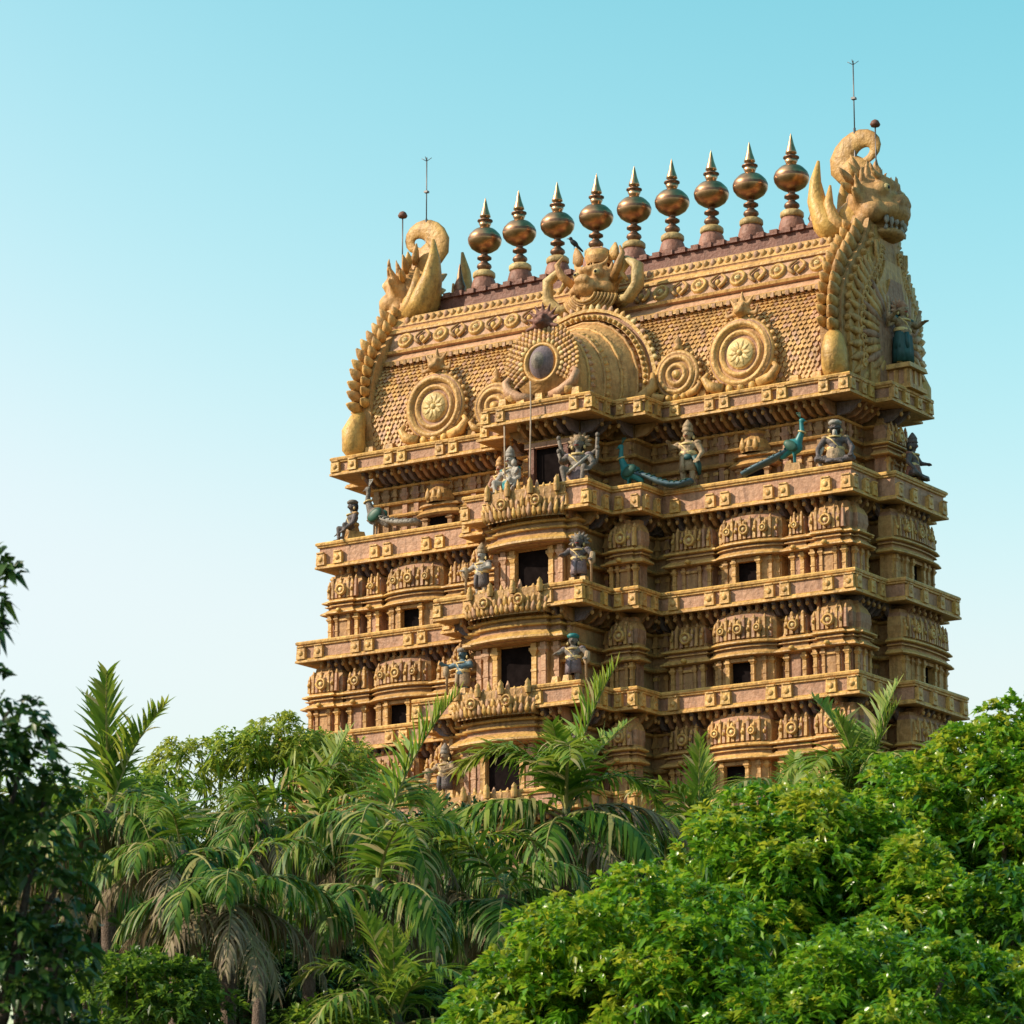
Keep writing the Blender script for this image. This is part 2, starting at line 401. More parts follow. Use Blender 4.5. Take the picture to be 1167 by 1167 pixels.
        for u in (w0-.34, w1+.34):
            vv = float(np.interp(u, [p[0] for p in pth], [p[1] for p in pth])); pilaster(b, fn, u, vv, zlo, Z(.76), .05, OCH2)
    o = b.obj(name, parent)
    if window is not None:
        w0, w1 = window; b = MB()
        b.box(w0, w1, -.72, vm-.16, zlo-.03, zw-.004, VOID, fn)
        for u in (w0-.035, w1+.035): pilaster(b, fn, u, vm-.0, zlo, zw-.01, .05)
        b.box(w0-.02, w1+.02, vm-.12, vm+.04, zw-.10, zw-.012, OCH2, fn)
        b.box(w0, w1, vm-.15, vm-.02, zlo, Z(.05), OCH2, fn)
        b.obj('window', parent)
    return o

def flat_path(u0, u1, vf, vw=-.74, step=0.0):
    if not step: return [(u0, vw), (u0, vf), (u1, vf), (u1, vw)]
    a = u0+(u1-u0)*.24; c = u1-(u1-u0)*.24
    return [(u0, vw), (u0, vf), (a, vf), (a, vf+step), (c, vf+step), (c, vf), (u1, vf), (u1, vw)]
def bow_path(u0, u1, vf, rise, vw=-.74, n=10):
    pts = [(u0, vw)]
    for i in range(n+1):
        t = i/n; pts.append((u0+(u1-u0)*t, vf+rise*(1-(2*t-1)**2)**.7))
    return pts+[(u1, vw)]

def door_bay(l, zlo, parent):
    """projecting centre doorway with bowed eaves and a carved crest"""
    fn = FRONT(-l['C']); zt = l['z']; f = (zt-zlo)/2.3; Z = lambda t: zlo+t*f
    hw = min(1.32, l['cw']-.55); dw = .53; vf = -.42
    b = MB()
    pth = [(-hw, -.74), (-hw, vf-.15), (-hw+.3, vf-.15), (-hw+.3, vf)]; pth = pth+[(-dw, vf), (-dw, -.72)]
    for sgn in (1, -1):
        q = [(u*sgn*1.0, v) for u, v in pth]
        if sgn == -1: q = q[::-1]
        b.sweep([fn(u, v, 0)[:2] for u, v in q], [(0, zlo-.03), (0, Z(1.42))], [OCH2])
        for u in (dw+.09, hw-.4, hw-.08): pilaster(b, fn, sgn*u, vf if u < hw-.3 else vf-.15, zlo, Z(1.40), .075, OCH if u < .7 else PINK)
        b.box(min(sgn*(dw+.2), sgn*(hw-.5)), max(sgn*(dw+.2), sgn*(hw-.5)), vf-.03, vf+.03, Z(.2), Z(1.0), MAU, fn)
        # low balustrade blocks beside the threshold
        for u in (hw+.15, hw+.5): b.taper(sgn*u, -.15, zlo, zlo+.3, .12, .12, .08, .08, OCH, fn)
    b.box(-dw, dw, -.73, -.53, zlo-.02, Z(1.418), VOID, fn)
    b.box(-dw, dw, vf-.18, vf-.05, Z(1.37), Z(1.415), OCH2, fn)
    b.obj('doorway', parent)
    b = MB()
    bw = [(-hw-.05, -.9), (-hw-.05, vf-.06), (-hw+.28, vf-.06)]+[(t*(hw-.28), vf+.12+.16*(1-t*t)) for t in np.linspace(-1, 1, 9)]+[(hw-.28, vf-.06), (hw+.05, vf-.06), (hw+.05, -.9)]
    path = [fn(u, v, 0)[:2] for u, v in bw]
    b.sweep(path, [(-.3, Z(1.40)), (.02, Z(1.42)), (.04, Z(1.45)), (.18, Z(1.46)), (.24, Z(1.50)), (.23, Z(1.56)), (.16, Z(1.63)), (.06, Z(1.72)), (.02, Z(1.75)), (.02, Z(1.84)),
                   (.12, Z(1.86)), (.13, Z(1.91)), (.05, Z(1.94)), (.03, Z(2.02)), (.12, Z(2.04)), (.15, Z(2.07)), (.14, Z(2.11)), (.06, Z(2.16)), (.02, Z(2.18)), (.02, Z(2.24)), (-.5, Z(2.26))],
            [BRN, OCH2, MAU, OCH, OCH, GOLD, OCH, PINK, MAU, OCH, GOLD, MAU, BRN, OCH, GOLD, OCH, OCH, OCH2, OCH, OCH2])
    # carved crest: fans of leaves rising to a ragged top
    zb = Z(2.18); ht = l['z']+l['h']+.10-zb
    n = 17
    for r in range(4):
        for j in range(n-r):
            t = (j+.5)/(n-r)*2-1; u = t*(hw-.03); v = -.02+.26*(1-t*t)**.7-.05*r
            z = zb+ht*(.0+.215*r+.03*random.random())
            d = fn(t*.35, .18, 1); o = fn(0, 0, 0); dd = (d[0]-o[0], d[1]-o[1], 1)
            b.leaf(fn(u, v, z), dd, ht*(.36 if r < 3 else .28+.14*((j % 3) == 0))*(.85+.3*random.random()), .085, (OCH, GOLD, PINK, OCH2)[(j*3+r) % 4], fn(0, 1, 0), .6)
    inner = [(-hw+.05, -.9)]+[(t*(hw-.08), .0+.2*(1-t*t)**.7) for t in np.linspace(-1, 1, 9)]+[(hw-.05, -.9)]
    b.sweep([fn(u, v, 0)[:2] for u, v in inner], [(0, zb-.02), (0, zb+ht*.8), (-.2, zb+ht*.85)], [OCH2, OCH2])
    for t in (-.92, -.3, .3, .92):
        b.lathe([(.08, zb+ht*.62), (.10, zb+ht*.8), (.07, zb+ht*.92), (.08, zb+ht*.97), (.0, zb+ht*1.10)], [OCH, GOLD, OCH, GOLD], *fn(t*(hw-.1), .08+.2*(1-t*t), 0)[:2], n=8)
    for t in (-.42, .42):
        g = lambda x, y, q, t=t: fn(t*hw+x, .05+.22*(1-t*t)**.7+q, zb+ht*.42+y)
        b.lathe([(0, .1), (.05, .1), (.07, .03), (.11, .03), (.13, .1), (.165, .06), (.165, -.1)], [PALE, OCH, MAU, OCH, GOLD, OCH2], n=12, fn=g)
    b.obj('door_canopy', parent)

def storey(l, lo, idx):
    zlo = lo['z']+lo['h']
    st = wall(l, zlo, 'storey', tower)
    cornice(l, st); brackets(l, st)
    if idx == 0: return st
    zt = l['z']-.12; W, F, I = l['W'], l['F'], l['I']; a = l['iw']-.36
    kx = W-.34
    sw = 5.42+.06*idx
    for s in (-1, 1):
        fn = FRONT(-F)
        S = lambda x0, x1: (min(s*x0, s*x1), max(s*x0, s*x1))
        u0, u1 = S(sw-.92, sw+.92); 
        bay('sala', fn, bow_path(u0, u1, -.38, .24), u0, u1, -.38, zlo, zt, st, 'barrel_shrine', (s*sw-.34, s*sw+.34))
        u0, u1 = S(a+.42, sw-1.2); bay('niche', fn, flat_path(u0, u1, -.37), u0, u1, -.37, zlo, zt, st, 'niche_shrine')
        u0, u1 = S(sw+1.22, kx-1.32); bay('niche', fn, flat_path(u0, u1, -.37), u0, u1, -.37, zlo, zt, st, 'niche_shrine')
        fi = FRONT(-I); u0, u1 = S(l['cw']-.26, l['iw']-.30); bay('corner', fi, flat_path(u0, u1, -.38, step=.10), u0, u1, -.28, zlo, zt, st, 'niche_shrine')
    # left corner shrine (front side), then the right one wrapping the corner
    u0, u1 = -kx, -kx+1.08; bay('corner', FRONT(-F), flat_path(u0, u1, -.36, step=.12), u0, u1, -.26, zlo, zt, st, 'corner_shrine')
    w = bay('corner', FRONT(-F), [(kx-1.08, -.74), (kx-1.08, -.36), (kx-.82, -.36), (kx-.82, -.24), (kx-.24, -.24), (kx-.24, -.36), (kx, -.36), (kx, -.36-.22), (kx+.12, -.58), (kx+.12, -1.0), (kx, -1.0), (kx, -1.19), (kx-.40, -1.19)], kx-1.08, kx, -.26, zlo, zt, st, 'corner_shrine')
    fe = ENDR(W)
    for u in (-F+.46, -F+.79, -F+1.12):
        b = MB(); pilaster(b, fe, u, -.26, zlo, zlo+.84*(zt-zlo)/2.2, .05); b.obj('pilaster', st)
    # right end: middle shrine with a window and flanking pilaster panels
    fe = ENDR(W+l['ex']); e0, e1 = -l['ew']+.36, l['e2']-.34; ec = (e0+e1)/2
    bay('sala', fe, bow_path(e0, e1, -.38, .14), e0, e1, -.38, zlo, zt, st, 'barrel_shrine', (ec-.30, ec+.30))
    y0, y1 = -F+1.5, -l['ew']-.05
    if y1-y0 > .35: bay('niche', ENDR(W), flat_path(y0, y1, -.42), y0, y1, -.42, zlo, zt, st, 'niche_shrine')
    door_bay(l, zlo, st)
    for u in (e0+.1, e0+.42, e1-.42, e1-.1):
        if abs(u-ec) > .45: b = MB(); pilaster(b, fe, u, -.34, zlo, zlo+.84*(zt-zlo)/2.2, .05, OCH2); b.obj('pilaster', st)
    return st

storeys = []
for i in range(5): storeys.append(storey(LV[i], LV[i+1], i))
b = MB(); l = LV[5]; P = plan(l)
b.sweep(P, [(.6, 0), (.6, 1.2), (.45, 1.4), (.45, 2.2), (.1, 2.5), (-.3, 2.6), (-.3, 12.3), (-.9, 12.6), (-.9, l['z']+.05)], [STONE, STONE, STONE, STONE, STONE, GREY, STONE, STONE], True)
for sx in range(-8, 9):
    if abs(sx) > 3: b.box(sx*1.1-.14, sx*1.1+.14, -l['F']-.15, -l['F']+.35, 2.6, 12.2, STONE)
base = b.obj('base_storey', tower); cornice(l, base)
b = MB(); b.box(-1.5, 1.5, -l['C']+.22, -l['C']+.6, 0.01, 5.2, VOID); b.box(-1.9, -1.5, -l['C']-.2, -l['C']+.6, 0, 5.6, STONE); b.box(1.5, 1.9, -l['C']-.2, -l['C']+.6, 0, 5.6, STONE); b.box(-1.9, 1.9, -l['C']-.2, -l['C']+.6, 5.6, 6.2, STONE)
b.obj('doorway', base)

# neck storey under the roof: door, niche shrines and pilasters in the recessed wall
neck = storeys[0]; l = LV[0]; zlo = LV[1]['z']+LV[1]['h']
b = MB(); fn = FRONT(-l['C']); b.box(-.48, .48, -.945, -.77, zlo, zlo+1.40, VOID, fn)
for s in (-1, 1): b.box(s*.56-.08, s*.56+.08, -.95, -.62, zlo, zlo+1.4, RED, fn); b.box(s*.7-.06, s*.7+.06, -.95, -.75, zlo, zlo+1.4, MAU, fn)
b.box(-.78, .78, -.95, -.6, zlo+1.4, zlo+1.55, MAU, fn)
b.obj('doorway', neck)
for s in (-1, 1):
    b = MB(); fn = FRONT(-l['F']); c = s*5.2; v = -.82
    for u in (-.42, .42): pilaster(b, fn, c+u, v+.1, zlo, zlo+.55, .07, BRN)
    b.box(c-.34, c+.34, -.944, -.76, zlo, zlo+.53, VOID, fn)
    b.sweep([fn(u, q, 0)[:2] for u, q in bow_path(c-.55, c+.55, -.8, .12, -.95)], [(0, zlo+.54), (.16, zlo+.56), (.22, zlo+.62), (.12, zlo+.72), (.02, zlo+.78), (.02, zlo+.84), (.14, zlo+.86), (.1, zlo+.93), (-.05, zlo+.98)], [MAU, OCH2, OCH, OCH2, BRN, OCH, OCH2, OCH2])
    b.lathe([(.42, zlo+.95), (.46, zlo+1.05), (.36, zlo+1.3), (.24, zlo+1.42), (.28, zlo+1.48), (.34, zlo+1.54), (.18, zlo+1.6), (.0, zlo+1.66)], [OCH2, OCH, OCH2, MAU, OCH, OCH, OCH2], *fn(c, -.85, 0)[:2], n=8, smooth=False)
    for u in (-.2, 0, .2): b.leaf(fn(c+u, -.45, zlo+.98), (0, 0, 1), .38, .1, OCH)
    b.obj('niche_shrine', neck)
def one(fn, u, w, mt):
    b = MB(); pilaster(b, fn, u, -.93, zlo, l['z']-.45, w, mt); b.obj('pilaster', neck)
for s in (-1, 1):
    for u in (3.2, 4.1, 6.1, 6.5, 7.15, 7.5): one(FRONT(-l['F']), s*u, .08, MAU if u < 7 else BRN)
    for u in (1.62,): one(FRONT(-l['I']), s*u, .07, BRN)
for u in (-1.9, -1.5): one(ENDR(l['W']), u, .07, MAU)
fe = ENDR(l['W']+l['ex'])
bay('niche', fe, flat_path(-.9, .2, -.6, -.95), -.9, .2, -.6, zlo, l['z']-.2, neck, 'niche_shrine')
# ------------------------------------------------------------------ barrel roof
ZR = LV[0]['z']+LV[0]['h']
RP = [(2.52, ZR-.01), (2.52, ZR+.16), (2.40, ZR+.18), (2.42, 28.3), (2.47, 28.8), (2.42, 29.4), (2.28, 29.9), (2.08, 30.3), (1.86, 30.60),
      (2.0, 30.63), (2.03, 30.72), (1.9, 30.78), (1.72, 30.98), (1.84, 31.02), (1.86, 31.10), (1.68, 31.16), (1.46, 31.70), (1.54, 31.73), (1.54, 31.80),
      (1.30, 31.95), (1.32, 32.02), (1.16, 32.30), (1.0, 32.36), (.46, 32.42), (.44, 32.9), (.5, 32.92), (.5, 32.99), (0, 33.0)]
RM = [OCH2, OCH, MAU, MAU, MAU, MAU, MAU, MAU, PINK, OCH, OCH, PINK, PINK, OCH, OCH, PINK, PINK, OCH, OCH, PINK, OCH, OCH2, RED, RED, RED, RED, RED]
XR = 7.75
def extrude_x(b, prof, mats, x0, x1, cap=None):
    full = prof+[(-y, z) for y, z in reversed(prof[:-1])]; mm = mats+mats[::-1]
    n = len(full)
    b.add([(x, y, z) for x in (x0, x1) for y, z in [(-q[0], q[1]) for q in full]], [], OCH)
    base = len(b.v)-2*n
    for j in range(n-1):
        b.f.append([base+j, base+j+1, base+n+j+1, base+n+j]); b.m.append(b.mi(mm[j])); b.sm.append(False)
    if cap:
        b.f.append([base+j for j in range(n)]); b.m.append(b.mi(cap)); b.sm.append(False)
        b.f.append([base+n+j for j in range(n)]); b.m.append(b.mi(cap)); b.sm.append(False)
b = MB(); extrude_x(b, RP, RM, -XR, XR, MAU)
# fish-scale tiles, both slopes
ys = [p[0] for p in RP[2:9]]; zs = [p[1] for p in RP[2:9]]
seg = [0]
for i in range(1, len(ys)): seg.append(seg[-1]+math.hypot(ys[i]-ys[i-1], zs[i]-zs[i-1]))
rows = 20; ncol = 100
for r in range(rows):
    t0 = seg[-1]*r/rows; t1 = seg[-1]*(r+1.25)/rows
    ya, za = np.interp(t0, seg, ys), np.interp(t0, seg, zs); yb, zb = np.interp(min(t1, seg[-1]), seg, ys), np.interp(min(t1, seg[-1]), seg, zs)
    nx = (zb-za); ny = -(yb-ya); q = math.hypot(nx, ny); nx /= q; ny /= q
    if nx < 0: nx, ny = -nx, -ny
    for c in range(ncol):
        x = -XR+.35+(2*XR-.7)*(c+(.5 if r % 2 else 0)+rng.normal()*.06)/ncol; w = (XR-.35)/ncol*.90
        mt = (OCH2, OCH, OCH2, PINK, OCH, OCH2)[int(rng.integers(6))]; e = .06+.022*rng.random()
        for s in ((-1,) if r or True else (1,)):
            pts = [(x-w, ya+nx*e*.7, za+ny*e*.7+.05), (x, ya+nx*e, za+ny*e-.02), (x+w, ya+nx*e*.7, za+ny*e*.7+.05), (x+w*.9, yb+nx*.012, zb+ny*.012), (x-w*.9, yb+nx*.012, zb+ny*.012),
                   (x-w, ya-.02, za+.05), (x, ya-.02, za-.02), (x+w, ya-.02, za+.05)]
            b.add([(a, s*y, z) for a, y, z in pts], [(0, 1, 3), (0, 3, 4), (1, 2, 3), (5, 6, 1, 0), (6, 7, 2, 1), (0, 4, 5), (2, 7, 3)], mt)
roof = b.obj('barrel_roof', tower)
b = MB()       # carved frieze of rings and leaves, and the beaded upper band
b.add([(-7.3, -1.712, 31.14), (7.3, -1.712, 31.14), (7.3, -1.476, 31.71), (-7.3, -1.476, 31.71)], [(0, 1, 2, 3)], PINK)
b.add([(-7.3, -1.33, 32.0), (7.3, -1.33, 32.0), (7.3, -1.17, 32.31), (-7.3, -1.17, 32.31)], [(0, 1, 2, 3)], OCH)
b.add([(-7.3, -2.045, 30.60), (7.3, -2.045, 30.60), (7.3, -2.05, 30.70), (-7.3, -2.05, 30.70)], [(0, 1, 2, 3)], OCH)
for c in range(23):
    x = -6.9+13.8*c/22
    for s in (-1,):
        g = lambda u, v, q, x=x, s=s: (x+u, s*(1.60+q*.9-v*.40), 31.42+v*.92+q*.4)
        if c % 2 == 0:
            b.lathe([(.02, .12), (.09, .10), (.11, .02), (.15, .02), (.18, .10), (.25, .08), (.27, -.05)], [PALE, OCH, MAU, OCH, GOLD, OCH], n=12, fn=g)
        else:
            for k in (-1, 1):
                pts = [g(k*.05+k*.2*math.sin(t*PI)*1.0, -.22+.46*t, .05+.03*math.sin(t*PI)) for t in np.linspace(0, 1, 7)]
                b.tube(pts, [.05, .06, .06, .05, .05, .045, .03], OCH if k > 0 else OCH2, 6)
            b.ell(g(0, -.05, .05), (.09, .08, .11), GOLD, None, 8, 5)
for c in range(62):
    x = -7.1+14.2*c/61
    b.ell((x, -1.27, 32.15), (.085, .06, .12), OCH if c % 3 else PINK, None, 8, 5)
    b.box(x-.05, x+.05, -2.07, -1.9, 30.56, 30.70, PINK if c % 2 else OCH2)
b.obj('frieze', roof)
b = MB()
for c in range(30):
    x = -6.2+12.4*c/29
    b.box(x-.12, x+.12, -.55, .55, 32.90, 33.05, RED)
b.obj('ridge', roof)
b = MB()       # base plinths standing on the cornice in front of the roof
for s in (-1, 1):
    for x in (2.2, 3.0, 3.8, 4.25, 5.1, 5.95, 6.7, 7.4):
        b = MB(); b.taper(s*x, -2.62, ZR-.01, ZR+.24, .16, .12, .12, .1, GOLD if x in (3.0, 5.1) else OCH); b.obj('plinth_block', roof)

# medallions on the slope
def medallion(cx, cz, r, big):
    y0 = -2.66; g = lambda u, v, q: (cx+u, y0-q, cz+v)
    b = MB()
    if big:
        prof = [(0, .16), (.40*r, .15), (.44*r, .07), (.52*r, .07), (.56*r, .16), (.64*r, .14), (.66*r, .06), (.74*r, .06), (.77*r, .17), (.88*r, .19), (.91*r, .08), (.95*r, .10), (1.0*r, .04), (1.0*r, -.30)]
        b.lathe(prof, [PALE, OCH, MAU, OCH, OCH, OCH2, BRN, OCH, OCH, OCH2, MAU, OCH, OCH2], n=32, fn=g)
    else:
        prof = [(0, .14), (.16*r, .14), (.2*r, .06), (.28*r, .06), (.32*r, .14), (.46*r, .12), (.5*r, .04), (.6*r, .04), (.64*r, .13), (.78*r, .13), (.82*r, .03), (.88*r, .08), (r, .05), (r, -.3)]
        b.lathe(prof, [GOLD, OCH, MAU, OCH2, OCH, OCH, BRN, OCH2, OCH, OCH, BRN, OCH, OCH2], n=28, fn=g)
    if big:
        for k in range(10):
            a = 2*PI*k/10; b.leaf((cx+.07*math.cos(a), y0-.145, cz+.07*math.sin(a)), (math.cos(a), -.04, math.sin(a)), .30*r, .075, PALE, (0, 1, 0), .45)
        b.ell((cx, y0-.16, cz), (.09, .07, .09), PALE, None, 8, 6)
    o = b.obj('medallion', tower)
    b = MB()
    n = 22 if big else 16
    for k in range(n):
        a = -PI*.17+(PI*1.34)*k/(n-1)
        b.leaf((cx+r*.97*math.cos(a), y0+.02, cz+r*.97*math.sin(a)), (math.cos(a), -.15, math.sin(a)), .15*r**.5, .085, OCH if k % 2 else OCH2, (0, 1, 0), .7)
    for k in (-1, 1):   # scrolls at the foot
        b.tube([(cx+k*r*.55, y0-.1, cz-r*.92), (cx+k*r*.95, y0-.14, cz-r*.80), (cx+k*r*1.12, y0-.12, cz-r*.55), (cx+k*r*1.0, y0-.1, cz-r*.42)], [.16*r, .15*r, .11*r, .06*r], OCH, 8)
    b.box(cx-r*.6, cx+r*.6, y0-.06, y0+.3, cz-r*1.12, cz-r*.82, OCH2)
    for u in (-.35, 0, .35): b.ell((cx+u*r, y0-.1, cz-r*.95), (.13*r, .1, .15*r), GOLD, None, 8, 5)
    b.obj('scroll_border', o)
    if big:
        zt = cz+r+.24
        h = blob('lion_head', [((cx, y0, zt), (.26, .22, .25)), ((cx, y0-.18, zt-.07), (.16, .14, .12)), ((cx-.12, y0-.16, zt+.09), (.08, .08, .08)), ((cx+.12, y0-.16, zt+.09), (.08, .08, .08)),
            ((cx-.2, y0, zt+.12), .08, (cx-.36, y0, zt+.34), .03), ((cx+.2, y0, zt+.12), .08, (cx+.36, y0, zt+.34), .03), ((cx, y0+.04, zt+.2), .10, (cx+.02, y0, zt+.5), .03),
            ((cx-.15, y0, zt-.1), .09, (cx-.46, y0, zt-.16), .06), ((cx+.15, y0, zt-.1), .09, (cx+.46, y0, zt-.16), .06), ((cx-.46, y0, zt-.16), .06, (cx-.5, y0, zt+.06), .03), ((cx+.46, y0, zt-.16), .06, (cx+.5, y0, zt+.06), .03)], OCH2, .035, 2, o)
    else:
        b = MB(); b.lathe([(.1, cz+r), (.17, cz+r+.08), (.08, cz+r+.16), (.14, cz+r+.24), (0, cz+r+.46)], [OCH, OCH, OCH2, OCH2], cx, y0+.05, 8); b.obj('knob', o)
for s in (-1, 1):
    medallion(s*3.02, 28.62, .70, False); medallion(s*5.08, 28.90, 1.02, True)

# central dormer: a flaring vault from the front medallion back to the lion arch
def hshoe(w, zb, zt, n=14):
    """horseshoe outline, bulging above its foot"""
    pts = []
    for i in range(n+1):
        t = i/n; a = -.42+(PI+.84)*t
        pts.append((w*math.cos(a)*-1, zb+(zt-zb)*(.30+.70*0)+(zt-zb)*(.70 if math.sin(a) > 0 else .72)*math.sin(a)))
    pts = [(pts[0][0]*.96, zb)]+pts+[(pts[-1][0]*.96, zb)]
    return pts
b = MB(); secs = [(-4.75, 1.0, 29.95), (-4.55, .97, 29.9), (-4.1, 1.04, 29.9), (-3.6, 1.24, 30.05), (-3.1, 1.48, 30.3), (-2.75, 1.78, 30.55), (-2.4, 1.92, 30.65)]
rings = [[(x, y, z) for x, z in hshoe(w, ZR-.01, zt)] for y, w, zt in secs]
m = len(rings[0]); vs = [p for r in rings for p in r]
b.add(vs, [(i*m+j, i*m+j+1, (i+1)*m+j+1, (i+1)*m+j) for i in range(len(secs)-1) for j in range(m-1)], OCH2, True)
for q in (2, 3, 4, 5):                       # mouldings following the vault
    y, w, zt = secs[q]; pts = [(x*1.01, y, z+.01) for x, z in hshoe(w, ZR, zt)]
    b.tube(pts, .045, (OCH, OCH2)[q % 2], 6)
    for a, c in zip(pts[1:-1], pts[2:]):
        for t in (.25, .75):
            p = Vector(a).lerp(Vector(c), t); d = Vector((p.x, 0, p.z-29.0)).normalized()
            b.leaf(p+Vector((0, .04, 0)), (d.x*.55, 1, d.z*.55), .20, .085, (OCH, OCH2, PINK)[q % 3], d, .5)
dorm = b.obj('dormer', tower)
b = MB(); y0 = -4.82; cz = 28.92; g = lambda u, v, q: (u, y0-q, cz+v)
b.lathe([(0, .0), (.47, .02), (.49, .12), (.56, .13), (.58, .05), (1.0, .03), (1.0, -.15)], [MAUD, OCH, OCH, OCH2, OCH2, OCH2], n=32, fn=g)
for row, (rr, L, mt) in enumerate(((.56, .18, PALE), (.67, .18, PINK), (.78, .18, OCH), (.88, .18, PINK), (.98, .19, OCH))):
    n = 20+4*row
    for k in range(n):
        a = -PI*.2+(PI*1.4)*k/(n-1)
        b.leaf((rr*1.08*math.cos(a), y0-.04+.015*row, cz+rr*math.sin(a)), (math.cos(a), -.45, math.sin(a)), L, .085, mt if k % 3 else OCH2, (0, 1, 0), .7)
for k in (-1, 1):
    b.tube([(k*.3, y0-.1, cz-.98), (k*.7, y0-.16, cz-.92), (k*1.06, y0-.14, cz-.70), (k*1.16, y0-.12, cz-.42), (k*1.04, y0-.1, cz-.3)], [.12, .15, .15, .11, .06], PINK, 8)
    b.ell((k*.9, y0-.15, cz-.86), (.2, .14, .2), OCH, None, 8, 6)
b.box(-1.3, 1.3, y0-.1, y0+.5, ZR-.012, ZR+.14, OCH2)
for u in (-1.2, -.6, 0, .6, 1.2): b.taper(u, y0-.15, ZR-.01, ZR+.22, .13, .1, .1, .08, GOLD)
b.obj('arch_border', dorm)
b = MB(); b.lathe([(0, .42), (.05, .40), (.21, .29), (.33, .16), (.40, .08), (.44, .03)], [GREY, GREY, LILAC, LILAC, OCH2], n=24, fn=lambda u, v, q: (u, y0-q, cz+.02+v*1.18)); b.obj('shield', dorm)
zt = cz+1.20
hd = blob('demon_head', [((0, y0, zt), (.27, .25, .25)), ((0, y0-.2, zt-.07), (.17, .15, .11)), ((-.12, y0-.19, zt+.1), (.08,)*3), ((.12, y0-.19, zt+.1), (.08,)*3)]
    + [((math.cos(a)*.2, y0+.03, zt+math.sin(a)*.18), .09, (math.cos(a)*.55, y0-.02, zt+.08+math.sin(a)*.46), .025) for a in np.linspace(.1, PI-.1, 7)]
    + [((k*.2, y0, zt-.12), .1, (k*.5, y0-.05, zt-.2), .05) for k in (-1, 1)], RED, .035, 2, dorm)

# back arch of the dormer with the big lion mask above it
b = MB(); y0 = -2.52; arch = [(x*1.02, z) for x, z in hshoe(1.90, ZR, 30.66, 22)]
n = len(arch)
for (s0, s1, ya, yb, mt) in ((1.0, 1.10, -2.75, -2.5, OCH), (1.10, 1.16, -2.62, -2.4, MAU), (1.16, 1.22, -2.7, -2.4, GOLD)):
    zc = 29.2; sc = lambda p, s: (p[0]*s, (p[1]-zc)*s+zc if p[1] > zc else p[1])
    vs = []
    for p in arch:
        a_ = sc(p, s0); c_ = sc(p, s1); vs += [(a_[0], ya, a_[1]), (c_[0], ya, c_[1]), (c_[0], yb, c_[1]), (a_[0], yb, a_[1])]
    b.add(vs, [(i*4+k, i*4+(k+1) % 4, i*4+4+(k+1) % 4, i*4+4+k) for i in range(n-1) for k in range(4)], mt, False)
for i in range(1, n-1):
    p = Vector((arch[i][0], arch[i][1]-29.3)); d = p.normalized()
    for sub in (0, .5):
        q = Vector(arch[i]).lerp(Vector(arch[min(i+1, n-1)]), sub); dd = Vector((q.x, q.y-29.3)).normalized()
        b.leaf((q.x*1.17, -2.62, 29.2+(q.y-29.2)*1.17), (dd.x, -.25, dd.y), .24, .11, (OCH, PALE, PINK)[(i+int(sub*2)) % 3], (0, 1, 0), .6)
        b.ell((q.x*1.05, -2.78, 29.2+(q.y-29.2)*1.05 if q.y > 29.2 else q.y), (.07, .06, .07), GOLD, None, 6, 4)
for k in (-1, 1):
    b.tube([(k*1.5, -2.8, ZR+.12), (k*1.95, -2.9, ZR+.2), (k*2.35, -2.85, ZR+.55), (k*2.3, -2.8, ZR+.95)], [.2, .2, .15, .06], OCH, 8)
b.obj('lion_arch', tower)

